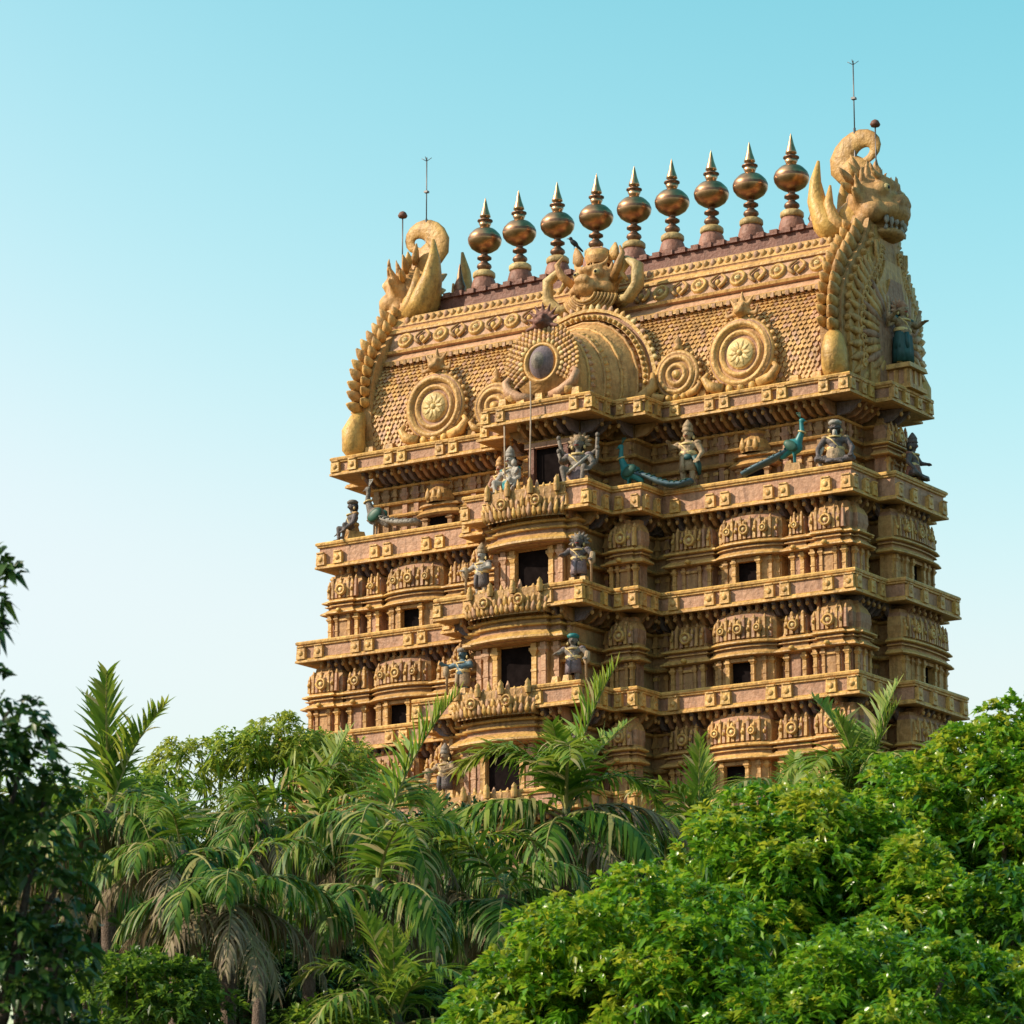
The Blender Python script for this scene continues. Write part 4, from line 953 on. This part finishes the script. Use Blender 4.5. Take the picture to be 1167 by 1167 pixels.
def peacock(label, loc, rz, m, tail, tm, flip=1, body=TEAL, k=1.0):
    r = empty('peacock', loc, rz, k)
    blob('body', [((0, 0, .50), (.15, .24, .2), Matrix.Rotation(.5, 3, 'X')), ((0, -.12, .62), .11, (0, -.22, .88), .07), ((0, -.22, .88), .07, (0, -.20, 1.12), .05), ((0, -.22, 1.16), (.06, .085, .065)), ((0, -.28, 1.15), .025, (0, -.37, 1.12), .008), ((0, .12, .42), .12, (0, .32, .26), .08), ((.06, 0, .35), .035, (.06, -.02, .02), .022), ((-.06, 0, .35), .035, (-.06, -.02, .02), .022)], body, .022, 3, r)
    b = MB()
    for i in range(3): b.tube([(0, -.2, 1.2), (0, -.17+.04*i, 1.36)], [.008, .012], m, 5); b.ell((0, -.17+.04*i, 1.37), (.02, .02, .02), m, None, 6, 4)
    b.obj('crest', r)
    b = MB(); b.tube([(.08*math.cos(a), -.22+.09*math.sin(a), .86+.03*math.sin(a)) for a in np.linspace(0, 2*PI, 12)], .022, PALE, 6); b.obj('neck_ring', r)
    b = MB()
    for k_ in (-1, 1): b.ell((k_*.13, .05, .5), (.05, .22, .13), GREEN, Matrix.Rotation(.6, 3, 'X'), 10, 6)
    b.obj('wing', r)
    b = MB(); b.tube(tail, [.10, .13, .14, .14, .13, .11, .06][:len(tail)], tm, 10, (1.3, .55))
    T = [Vector(p) for p in tail]
    for i in range(1, len(T)):
        for q in (.2, .6): 
            p = T[i-1].lerp(T[i], q); b.tube([p+Vector((-.17, 0, .03)), p+Vector((0, .03, .09)), p+Vector((.17, 0, .03))], .022, m, 5)
    b.obj('tail', r)
    tag(r, label, 'peacock statue', 'stucco peacocks on the top ledge'); return r
dt = [(0, .15, .46), (0, .45, .36), (0, .75, .20), (0, 1.05, .08), (0, 1.35, .05), (0, 1.65, .12)]
peacock('grey-white peacock statue with ribbed tail near the left end of the top ledge', (-6.85, -3.12, zg), R0(-86), WHITE, [(0, .15, .42), (0, .4, .32), (0, .65, .26), (0, .9, .24), (0, 1.15, .22)], WHITE, 1, GREY, 1.25)
peacock('teal peacock statue with long upswept tail just right of the top doorway', (2.10, -3.75, zg), R0(-82), GREEN, dt, BLUE, 1, TEAL, 1.12)
peacock('dark teal peacock statue with yellow neck ring beside the right window shrine', (6.88, -3.1, zg+.22), R0(100), GREEN, [(0, .15, .42), (0, .45, .28), (0, .75, .16), (0, 1.05, .05), (0, 1.4, -.10)], BLUE, 1, TEAL, 1.05)
b = MB(); b.taper(0, 0, -.22, .03, .22, .24, .17, .19, OCH2); b.obj('perch', [o for o in COL.objects if o.name.startswith('peacock')][-1])
# ------------------------------------------------------------------ vegetation
def leafmat(name, cols, rough=.38, trans=.28, spec=.5):
    m, nt, b = newmat(name); N = nt.nodes; L = nt.links
    at = N.new('ShaderNodeAttribute'); at.attribute_name = 'tone'
    r = N.new('ShaderNodeValToRGB'); e = r.color_ramp.elements
    e[0].position = 0; e[0].color = (*cols[0], 1); e[1].position = 1; e[1].color = (*cols[-1], 1)
    for i, c in enumerate(cols[1:-1]):
        k = e.new((i+1)/(len(cols)-1)); k.color = (*c, 1)
    L.new(at.outputs['Fac'], r.inputs['Fac']); L.new(r.outputs['Color'], b.inputs['Base Color'])
    b.inputs['Roughness'].default_value = rough; b.inputs['Specular IOR Level'].default_value = spec
    t = N.new('ShaderNodeBsdfTranslucent'); hs = N.new('ShaderNodeHueSaturation'); hs.inputs['Value'].default_value = 1.6; hs.inputs['Hue'].default_value = .485
    L.new(r.outputs['Color'], hs.inputs['Color']); L.new(hs.outputs['Color'], t.inputs['Color'])
    mx = N.new('ShaderNodeMixShader'); mx.inputs['Fac'].default_value = trans
    L.new(b.outputs['BSDF'], mx.inputs[1]); L.new(t.outputs['BSDF'], mx.inputs[2]); L.new(mx.outputs['Shader'], N['Material Output'].inputs['Surface'])
    return m
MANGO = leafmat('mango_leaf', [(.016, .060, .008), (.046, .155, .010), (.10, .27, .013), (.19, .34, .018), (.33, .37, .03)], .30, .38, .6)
DARKL = leafmat('dark_leaf', [(.010, .035, .009), (.020, .065, .012), (.038, .10, .015), (.085, .14, .02)], .42, .28)
LIME = leafmat('light_leaf', [(.03, .085, .012), (.09, .19, .018), (.18, .29, .025), (.27, .32, .04)], .45, .45)
PALM = leafmat('palm_leaf', [(.016, .060, .009), (.048, .130, .012), (.12, .22, .017), (.23, .28, .035), (.40, .34, .16)], .5, .32, .3)
DRY = leafmat('dry_palm_leaf', [(.10, .075, .05), (.18, .135, .09), (.30, .24, .15), (.20, .18, .08)], .7, .2, .2)
BARK = plaster('bark', (.10, .075, .055), (.16, .125, .10), .85, .5, .8, 4, .1)
PBARK = plaster('palm_bark', (.17, .125, .10), (.24, .18, .145), .85, .5, .8, 5, .1)
YAW = math.radians(33.54)

def np_mesh(name, V, F, mat, tone=None, smooth=False):
    me = bpy.data.meshes.new(name); n = len(V); k = len(F); w = F.shape[1]
    me.vertices.add(n); me.vertices.foreach_set('co', np.ascontiguousarray(V, dtype=np.float32).ravel())
    me.loops.add(k*w); me.loops.foreach_set('vertex_index', np.ascontiguousarray(F, dtype=np.int32).ravel())
    me.polygons.add(k); me.polygons.foreach_set('loop_start', np.arange(0, k*w, w, dtype=np.int32)); me.polygons.foreach_set('loop_total', np.full(k, w, dtype=np.int32))
    if smooth: me.polygons.foreach_set('use_smooth', np.ones(k, dtype=bool))
    me.update(calc_edges=True); me.validate()
    if tone is not None:
        a = me.attributes.new('tone', 'FLOAT', 'POINT'); a.data.foreach_set('value', np.ascontiguousarray(tone, dtype=np.float32))
    me.materials.append(mat); return me

def leaves(P, D, L, Wd, tone, droop=.25, r=None):
    """many small folded leaves: base points P, directions D"""
    r = r or rng
    n = len(P); D = D/np.linalg.norm(D, axis=1)[:, None]
    R = r.normal(size=(n, 3)); R[:, 2] = np.abs(R[:, 2])+1.0
    S = np.cross(D, R); S /= np.linalg.norm(S, axis=1)[:, None]+1e-9; U = np.cross(S, D)
    L = L[:, None]; Wd = Wd[:, None]
    dn = np.array([0, 0, -1.0])[None, :]
    v0 = P; v1 = P+D*L*.42+S*Wd*.5+U*Wd*.12+dn*L*droop*.2; v2 = P+D*L*.5-U*Wd*.10+dn*L*droop*.25; v3 = P+D*L*.42-S*Wd*.5+U*Wd*.12+dn*L*droop*.2; v4 = P+D*L*.95+dn*L*droop
    V = np.stack([v0, v1, v2, v3, v4], 1).reshape(-1, 3)
    q = (np.arange(n)*5)[:, None]
    F = np.concatenate([q+np.array([[0, 2, 1]]), q+np.array([[1, 2, 4]]), q+np.array([[0, 3, 2]]), q+np.array([[3, 4, 2]])])
    return V, F, np.repeat(tone, 5)

def rand_dirs(n):
    d = rng.normal(size=(n, 3)); return d/np.linalg.norm(d, axis=1)[:, None]

def foliage(blobs, dens, nl, L, W, droop, tone0=.4, tvar=.25, spread=.9, top_light=.12, flush=.12):
    """blobs: (x, y, z, r); twig-end rosettes over each blob; young flushes are lighter and yellower"""
    PP, DD, LL, WW, TT = [], [], [], [], []
    for (x, y, z, r) in blobs:
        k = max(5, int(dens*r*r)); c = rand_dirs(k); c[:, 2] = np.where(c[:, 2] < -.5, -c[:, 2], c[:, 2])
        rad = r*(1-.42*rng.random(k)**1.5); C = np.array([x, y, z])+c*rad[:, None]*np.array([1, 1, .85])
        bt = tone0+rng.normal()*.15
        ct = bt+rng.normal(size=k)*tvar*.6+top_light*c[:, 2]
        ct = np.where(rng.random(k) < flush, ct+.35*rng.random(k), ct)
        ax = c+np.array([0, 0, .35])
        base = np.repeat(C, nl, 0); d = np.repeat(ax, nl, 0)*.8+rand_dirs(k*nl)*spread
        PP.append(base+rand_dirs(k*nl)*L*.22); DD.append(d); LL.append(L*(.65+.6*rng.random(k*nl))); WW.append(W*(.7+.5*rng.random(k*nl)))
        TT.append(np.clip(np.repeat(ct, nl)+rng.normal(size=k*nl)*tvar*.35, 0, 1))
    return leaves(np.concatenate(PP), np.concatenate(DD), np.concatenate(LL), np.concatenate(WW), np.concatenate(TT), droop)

def limbs(b, base, blobs, r0, mat, n=10):
    """tapered trunk forking to limbs that reach into the crown"""
    bx, by = base; cz = min(z for _, _, z, _ in blobs); cx = sum(q[0] for q in blobs)/len(blobs); cy = sum(q[1] for q in blobs)/len(blobs)
    fork = (bx+(cx-bx)*.55, by+(cy-by)*.55, max(1.2, cz*.62))
    b.tube([(bx, by, -.1), (bx+.04, by, .5), (bx+(fork[0]-bx)*.5, by+(fork[1]-by)*.5, fork[2]*.55), fork], [r0*1.45, r0*1.05, r0*.95, r0*.8], mat, 9)
    pick = [q for q in blobs if q[3] > .19]; random.shuffle(pick)
    for q in pick[:n]:
        m = Vector(fork).lerp(Vector(q[:3]), .5)+Vector((random.uniform(-.25, .25), random.uniform(-.25, .25), .15))
        b.tube([fork, tuple(m), (q[0], q[1], q[2])], [r0*.5, r0*.3, r0*.1], mat, 6)

def make_tree(name, label, cat, xy, blobs, mat, par, base=(0, 0), r0=.18, group=None):
    t = empty(name, (xy[0], xy[1], 0), YAW)
    V, F, T = foliage(blobs, *par)
    o = bpy.data.objects.new('crown', np_mesh('crown', V, F, mat, T)); COL.objects.link(o); o.parent = t
    b = MB(); limbs(b, base, blobs, r0, BARK); b.obj('trunk', t)
    tag(t, label, cat, group); return t

def dome(cx, cz, R, n, r0, r1, sx=1.0, sz=1.0, cy=0.0):
    out = []
    for i in range(n):
        d = rand_dirs(1)[0]
        if d[2] < -.35: d[2] = -d[2]
        q = R*(.70+.30*rng.random()); r = r0+(r1-r0)*rng.random()
        out.append((cx+d[0]*q*sx, cy+d[1]*q*sx, cz+d[2]*q*sz, r))
    for i in range(n//5):
        d = rand_dirs(1)[0]; out.append((cx+d[0]*R*.45*sx, cy+d[1]*R*.45, cz+d[2]*R*.45*sz, r1*1.3))
    return out

MP = (185, 9, .155, .068, .45, .58, .28, .9, .14, .11)
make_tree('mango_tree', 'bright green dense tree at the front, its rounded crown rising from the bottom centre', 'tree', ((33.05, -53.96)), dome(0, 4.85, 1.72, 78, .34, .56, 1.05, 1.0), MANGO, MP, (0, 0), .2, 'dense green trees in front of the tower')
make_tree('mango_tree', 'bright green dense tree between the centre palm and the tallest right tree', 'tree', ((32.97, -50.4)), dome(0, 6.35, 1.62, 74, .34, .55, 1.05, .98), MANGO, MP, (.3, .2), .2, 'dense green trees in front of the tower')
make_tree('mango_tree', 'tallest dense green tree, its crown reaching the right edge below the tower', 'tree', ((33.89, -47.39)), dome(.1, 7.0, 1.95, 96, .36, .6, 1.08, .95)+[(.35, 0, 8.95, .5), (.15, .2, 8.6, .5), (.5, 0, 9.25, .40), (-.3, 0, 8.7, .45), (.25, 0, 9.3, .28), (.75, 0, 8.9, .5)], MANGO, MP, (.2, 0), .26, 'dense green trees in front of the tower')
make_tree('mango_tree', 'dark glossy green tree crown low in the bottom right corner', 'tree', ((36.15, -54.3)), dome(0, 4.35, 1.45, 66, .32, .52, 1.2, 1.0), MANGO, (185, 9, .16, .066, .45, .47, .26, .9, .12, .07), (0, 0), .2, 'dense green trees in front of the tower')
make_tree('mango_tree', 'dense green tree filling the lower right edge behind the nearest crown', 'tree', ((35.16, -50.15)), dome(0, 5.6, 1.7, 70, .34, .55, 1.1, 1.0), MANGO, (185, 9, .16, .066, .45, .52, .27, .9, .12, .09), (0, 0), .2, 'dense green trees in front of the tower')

lb = [(-.12, 0, 6.02, .26), (.02, .1, 5.86, .26), (.18, 0, 5.76, .20), (.12, .1, 5.55, .30), (.30, .05, 5.42, .22), (-.1, 0, 5.5, .4), (.22, 0, 5.15, .32), (.05, .1, 5.0, .4), (.42, 0, 4.82, .30), (.2, .1, 4.65, .42), (.45, .1, 4.42, .3), (.25, 0, 4.2, .42), (.4, .1, 3.95, .3), (.05, 0, 3.8, .5), (-.35, 0, 5.7, .45), (-.5, .2, 5.1, .6), (-.4, 0, 4.4, .6), (-.9, 0, 5.6, .6), (-1.0, 0, 4.8, .7), (-.5, 0, 3.6, .6), (.3, 0, 3.5, .5), (-.1, .3, 4.3, .6), (.1, .4, 3.4, .6), (-.3, .4, 5.0, .5), (-.9, 0, 3.9, .7)]
lt = make_tree('broadleaf_tree', 'dark blurred broadleaf tree close to the camera at the left edge', 'tree', ((36.91, -68.19)), lb+[(-.06, 0, 6.93, .10), (.03, 0, 6.86, .05), (-.06, 0, 6.72, .05), (-.08, 0, 6.5, .04)], DARKL, (200, 6, .155, .062, .5, .52, .3, 1.0, .1, .09), (-1.2, .2), .13)
b = MB(); b.tube([(-.9, 0, 5.6), (-.6, 0, 6.4), (-.2, 0, 6.95), (.0, 0, 6.9)], [.03, .02, .01, .004], BARK, 5); b.tube([(-.5, 0, 5.2), (-.1, 0, 5.7), (.05, 0, 5.95)], [.03, .02, .006], BARK, 5); b.obj('branch', lt)

LP_ = (120, 10, .28, .06, .7, .85, .3, .9, .15, .1)
make_tree('tufted_tree', 'yellow-green tufted tree rising behind the palms left of the tower', 'tree', ((11.94, -34.35)), [(-.75, 0, 12.5, .40), (-.15, 0, 12.7, .42), (.45, .2, 12.7, .45), (.95, 0, 12.8, .6), (1.5, 0, 12.75, .6), (2.05, .2, 12.6, .6), (2.9, 0, 12.2, .5), (2.5, 0, 12.6, .5), (1.3, -.5, 12.8, .7), (2.0, -.6, 12.5, .7), (.5, -.5, 12.6, .6), (-.5, -.4, 12.4, .6), (1.1, 0, 12.4, .6), (.2, 0, 12.2, .5), (1.9, 0, 12.2, .6), (-.9, 0, 12.1, .4), (.6, 0, 11.6, .7), (1.6, 0, 11.4, .8), (-.4, 0, 11.3, .6)], LIME, LP_, (.6, .5), .16)

BG = (60, 8, .22, .075, .45, .30, .28, .95, .12, .05)
bgl = ['dark green tree filling the gap behind the left palms', 'dark green tree standing behind the middle palms below the tower', 'dark green tree half hidden behind the centre palm', 'dark green tree just behind the drooping palms at the far left', 'low dark tree among the palm trunks at the bottom left', 'low dark tree among the palm trunks below the tower', 'low dark tree left of the bright front tree', 'light green tree filling the gap beside the dark left edge tree']
for (xy, zc, R, n), lab in zip([((9.53, -33.55), 10.11, 2.0, 40), ((12.73, -29.03), 10.02, 2.3, 46), ((15.76, -24.62), 10.61, 1.9, 40), ((13.57, -40.47), 8.82, 1.6, 34), ((12.88, -36.13), 7.92, 2.0, 40), ((13.6, -33.25), 7.96, 2.1, 40), ((17.34, -33.17), 7.92, 1.9, 36), ((15.1, -41.86), 9.41, 1.75, 36)], bgl):
    make_tree('broadleaf_tree', lab, 'tree', xy, dome(0, zc, R, n, .5*min(1, R/1.6), .85*min(1, R/1.6), 1.2, .9), LIME if 'light' in lab else DARKL, BG if 'light' not in lab else (120, 8, .16, .06, .45, .35, .3, .95, .12, .1), (0, .3), .2, 'dark trees behind the palms')
sh = ['leafy green shrub low at the bottom left between trunk and palms', 'yellow-green bush at the bottom edge beneath the middle palms', 'dark green shrub at the bottom edge left of the bright front tree']
for (xy, zc, R, n, mt, t0), lab in zip([((23.76, -50.51), 6.04, 0.8, 26, 1, 0.25), ((25.82, -49.15), 5.33, 0.8, 24, 1, 0.6), ((25.68, -46.84), 6.0, 0.8, 24, 0, 0.3)], sh):
    make_tree('shrub', lab, 'shrub', xy, dome(0, zc, R, n, .25, .45, 1.15, .9), LIME if mt else DARKL, (150, 7, .16, .06, .4, t0, .25, .9, .12, .06), (0, .1), .07, 'shrubs under the palms')

# palms: a frond is a curved midrib with two rows of drooping leaflets
def frond_mesh(name, L, e0, e1, nlf, ll, hang, mat, seed, vee=.5, tone0=.35):
    r = np.random.default_rng(seed); V = []; F = []; T = []
    def quad(a): F.append(a)
    n = 16; pts = []; p = np.array([0., 0, 0]); side = r.normal()*.10
    for i in range(n+1):
        t = i/n; e = e0+(e1-e0)*t**1.25; d = np.array([math.cos(e), side*t, math.sin(e)]); pts.append((p.copy(), d/np.linalg.norm(d))); p = p+d*L/n
    for i, (q, d) in enumerate(pts):   # midrib
        w = .030*(1-i/n)+.006; s = np.cross(d, [0, 0, 1.0]); s = s/(np.linalg.norm(s)+1e-9); u = np.cross(s, d)
        for k in (s*w, u*w, -s*w, -u*w*.6): V.append(q+k); T.append(.9)
    for i in range(n):
        for k in range(4): F.append([i*4+k, i*4+(k+1) % 4, (i+1)*4+(k+1) % 4, (i+1)*4+k])
    for j in range(nlf):
        t = .14+.86*(j+.5*r.random())/nlf; x = t*n; i = min(int(x), n-1); f = x-i
        q = pts[i][0]*(1-f)+pts[i+1][0]*f; d = pts[i][1]
        s = np.cross(d, [0, 0, 1.0]); s /= np.linalg.norm(s)+1e-9; u = np.cross(s, d)
        for sg in (-1, 1):
            if r.random() < .10: continue
            l = ll*(.45+.75*math.sin(min(1, .25+t*.85)*PI)**.8)*(.85+.3*r.random()); w = (.0205 if mat is PALM else .014)*(.8+.5*r.random())
            fw = .35+.75*t+r.normal()*.20; dd = s*sg*(1.0 if e0 < 1.4 else .66)+d*fw*(1 if e0 < 1.4 else 1.2)+u*(vee+r.normal()*.2); dd /= np.linalg.norm(dd)
            wd = np.cross(dd, u+np.array([0, 0, .3])); wd /= np.linalg.norm(wd)+1e-9
            c = len(V); pp = q.copy(); m = 5; tn = np.clip(tone0+r.normal()*.15+.15*t, 0, .8); tn = 1.0-.15*r.random() if r.random() < (.06 if e0 > .9 else .20) else tn
            hg = hang*(.5+1.0*r.random())
            for k in range(m+1):
                g = k/m; ww = w*(.45+1.1*math.sin(min(1, g*.9+.22)*PI)) if k < m else .002
                V.append(pp+wd*ww); V.append(pp-wd*ww); T += [tn, tn]
                dd = dd+np.array([0, 0, -hg*(.35+g)])*.55; dd /= np.linalg.norm(dd); pp = pp+dd*l/m
            for k in range(m): F.append([c+2*k, c+2*k+1, c+2*k+3, c+2*k+2])
    return np_mesh(name, np.array(V), np.array(F), mat, np.array(T))
R = math.radians
FR = {'up': [frond_mesh('frond', 2.3, R(84), R(60), 36, .62, .18, PALM, 1, .45, .5), frond_mesh('frond', 2.1, R(78), R(46), 42, .66, .16, PALM, 2, .4, .5)],
      'arch': [frond_mesh('frond', 2.5, R(62), R(-66), 46, .78, .62, PALM, 3, .3, .4), frond_mesh('frond', 2.4, R(50), R(-78), 46, .80, .75, PALM, 4, .25, .35), frond_mesh('frond', 2.3, R(70), R(-52), 46, .74, .48, PALM, 5, .35, .45)],
      'low': [frond_mesh('frond', 2.5, R(25), R(-82), 46, .80, 1.0, PALM, 6, .1, .28), frond_mesh('frond', 2.4, R(5), R(-86), 46, .8, 1.1, PALM, 7, .05, .25)],
      'dry': [frond_mesh('dry_frond', 2.2, R(0), R(-86), 34, .62, 1.1, DRY, 8, 0, .4), frond_mesh('dry_frond', 2.0, R(-30), R(-88), 32, .6, 1.2, DRY, 9, 0, .5)]}
def palm(label, loc, size, seed, nu, na, nl, nd, fixed=()):
    r = random.Random(seed); x, y, z = loc
    t = empty('palm_tree', (x, y, 0), YAW)
    lx, ly = r.uniform(-.5, .5), r.uniform(-.5, .5)
    b = MB(); P = [(lx*(1-q)**2, ly*(1-q)**2, -.1+(z+.1)*q) for q in np.linspace(0, 1, 26)]
    b.tube(P, [(.10+.05*(1-q)**3)*(1+.06*(i % 2)) for i, q in enumerate(np.linspace(0, 1, 26))], PBARK, 9); b.obj('trunk', t)
    b = MB(); b.tube([(0, 0, z-.75*size), (0, 0, z-.3*size), (0, 0, z+.15*size)], [.10, .12, .06], leaf_sheath, 9); b.obj('crownshaft', t)
    a = r.random()*6.28
    for kind, n in (('up', nu), ('arch', na), ('low', nl), ('dry', nd)):
        for i in range(n):
            a += 2.4+r.uniform(-.3, .3)
            o = bpy.data.objects.new('dry_frond' if kind == 'dry' else 'frond', r.choice(FR[kind])); COL.objects.link(o); o.parent = t
            o.location = (0, 0, z-(.12 if kind == 'low' else .3 if kind == 'dry' else 0)*size); o.rotation_euler = (r.uniform(-.12, .12), r.uniform(-.15, .15), a); s = size*r.uniform(.7, 1.15); o.scale = (s, s*r.uniform(.8, 1.05), s)
    for kind, k, az, ty, s in fixed:
        o = bpy.data.objects.new('frond' if kind != 'dry' else 'dry_frond', FR[kind][k]); COL.objects.link(o); o.parent = t
        o.location = (0, 0, z); o.rotation_euler = (0, ty, az); o.scale = (s, s, s)
    tag(t, label, 'palm tree', 'palms in front of the tower'); return t
leaf_sheath = plaster('palm_sheath', (.09, .13, .045), (.13, .14, .06), .5, .4, .3, 3)
palm('centre palm with one tall upright frond crossing the tower, dry fronds hanging at its right', (19.51, -34.13, 11.01), 1.0, 3, 0, 1, 7, 5, [('up',0,-.15,.05,1.2),('up',1,.5,.18,1.0),('up',1,-1.9,.05,.8),('arch',2,2.7,-.1,1.2),('low',0,3.6,0,1),('low',1,5.6,0,1.1),('arch',2,3.0,-.1,1.1),('dry',0,-.1,-.35,1.1),('arch',0,.3,0,.9)])
palm('palm with stiff upright fronds rising into the sky at the left', (20.77, -47.7, 9.25), 0.8, 2, 2, 2, 8, 6, [('up',1,-.3,.05,.8), ('up',0,2.6,.0,.75)])
palm('palm left of the centre palm with an upright frond before the tower base', (22.77, -43.97, 9.36), 0.78, 5, 0, 1, 10, 8, [('up',0,-.1,.22,.95)])
palm('bushy drooping palm below the yellow-green tufted tree', (18.86, -41.76, 10.03), 0.8, 7, 0, 3, 10, 7, [])
palm('palm with long drooping fronds right of the leftmost upright palm', (22.83, -48.73, 8.42), 0.75, 11, 0, 2, 10, 9, [])
palm('shaggy palm with brown dead fronds between the bushy palm and the tower foot', (18.29, -39.74, 9.91), 0.82, 13, 1, 3, 10, 8, [])
palm('broad low palm before the lowest doorway, left of the centre palm', (20.66, -39.37, 9.28), 0.8, 17, 1, 3, 8, 8, [])
palm('palm with pale dry fronds just left of the bright front tree', (24.18, -43.04, 8.35), 0.78, 19, 0, 3, 8, 9, [])
palm('dark upright palm in front of the right corner of the tower', (24.7, -33.09, 10.92), 0.9, 23, 4, 8, 6, 2, [('up',0,.4,.05,.95)])
palm('small palm peeping over the green trees right of the lowest window', (22.75, -31.98, 11.01), 0.8, 29, 1, 5, 3, 1, [])
palm('small feathery palm between the centre palm and the green trees', (19.4, -29.41, 11.05), 0.85, 31, 2, 5, 3, 1, [])
palm('low drooping palm at the lower left under the upright palm', (24.0, -49.15, 7.82), 0.8, 37, 0, 1, 9, 11, [])
palm('young palm with upright leaves at the bottom edge left of centre', (26.38, -48.78, 5.98), 0.7, 41, 4, 5, 2, 0, [])
palm('palm half hidden behind the dark tree at the left edge', (17.51, -45.06, 9.33), 0.8, 43, 0, 4, 8, 5, [])
palm('sagging palm with dead fronds between the trunks below the tower', (24.42, -46.48, 8.08), 0.75, 47, 0, 2, 10, 8, [])
# ground
def ground():
    m = plaster('dry_soil_and_grass', (.10, .085, .05), (.06, .08, .03), .95, .4, .6, .4, .1)
    b = MB(); n = 24; S = 1500
    vs = []
    for i in range(n+1):
        for j in range(n+1):
            u = (i/n*2-1); v = (j/n*2-1); vs.append((S*u*abs(u), S*v*abs(v), 0))
    b.add(vs, [(i*(n+1)+j, (i+1)*(n+1)+j, (i+1)*(n+1)+j+1, i*(n+1)+j+1) for i in range(n) for j in range(n)], m)
    o = b.obj('ground'); o['kind'] = 'structure'
ground()

# ------------------------------------------------------------------ camera, sun and sky
cam = bpy.data.cameras.new('camera'); co = bpy.data.objects.new('camera', cam); COL.objects.link(co); scene.camera = co
cam.sensor_width = 36; cam.lens = 4174.23/1167*36; cam.clip_end = 6000; cam.clip_start = .5
co.location = (52.998, -86.320, 1.6); co.rotation_euler = (math.radians(90+13.371), 0, YAW)
cam.dof.use_dof = True; cam.dof.focus_distance = 98; cam.dof.aperture_fstop = 7
SUN_EL = math.radians(34); sx, sy = -.755, -.655
AZ = math.atan2(sx, sy)
sun = bpy.data.lights.new('sun', 'SUN'); sun.energy = 4.2; sun.angle = math.radians(.55); sun.color = (1, .86, .66)
so = bpy.data.objects.new('sun', sun); COL.objects.link(so)
dv = Vector((sx*math.cos(SUN_EL), sy*math.cos(SUN_EL), math.sin(SUN_EL)))
so.rotation_euler = dv.to_track_quat('Z', 'Y').to_euler(); so.location = dv*200
w = bpy.data.worlds.new('World'); scene.world = w; w.use_nodes = True; nt = w.node_tree; N = nt.nodes; L = nt.links
sky = N.new('ShaderNodeTexSky'); sky.sky_type = 'NISHITA'; sky.sun_disc = False; sky.sun_elevation = SUN_EL; sky.sun_rotation = AZ
sky.air_density = 1.0; sky.dust_density = 4.0; sky.ozone_density = 1.0
sep = N.new('ShaderNodeSeparateColor'); cmb = N.new('ShaderNodeCombineColor'); L.new(sky.outputs['Color'], sep.inputs['Color'])
for ch, p, a, top in (('Red', 3.7, .33, 3.65), ('Green', 1.6, .98, 4.2), ('Blue', 1.72, .525, 4.55)):      # response of each channel to the sky's own radiance: a hazier, more turquoise tropical sky
    pw = N.new('ShaderNodeMath'); pw.operation = 'POWER'; pw.inputs[1].default_value = p
    ml = N.new('ShaderNodeMath'); ml.operation = 'MULTIPLY'; ml.inputs[1].default_value = a
    mn = N.new('ShaderNodeMath'); mn.operation = 'SMOOTH_MIN'; mn.inputs[2].default_value = 1.2; mn.inputs[1].default_value = top
    L.new(sep.outputs[ch], pw.inputs[0]); L.new(pw.outputs[0], ml.inputs[0]); L.new(ml.outputs[0], mn.inputs[0]); L.new(mn.outputs[0], cmb.inputs[ch])
L.new(cmb.outputs['Color'], N['Background'].inputs['Color']); N['Background'].inputs['Strength'].default_value = .15
scene.view_settings.view_transform = 'Standard'; scene.view_settings.look = 'None'; scene.view_settings.gamma = 1; scene.view_settings.exposure = 0.6
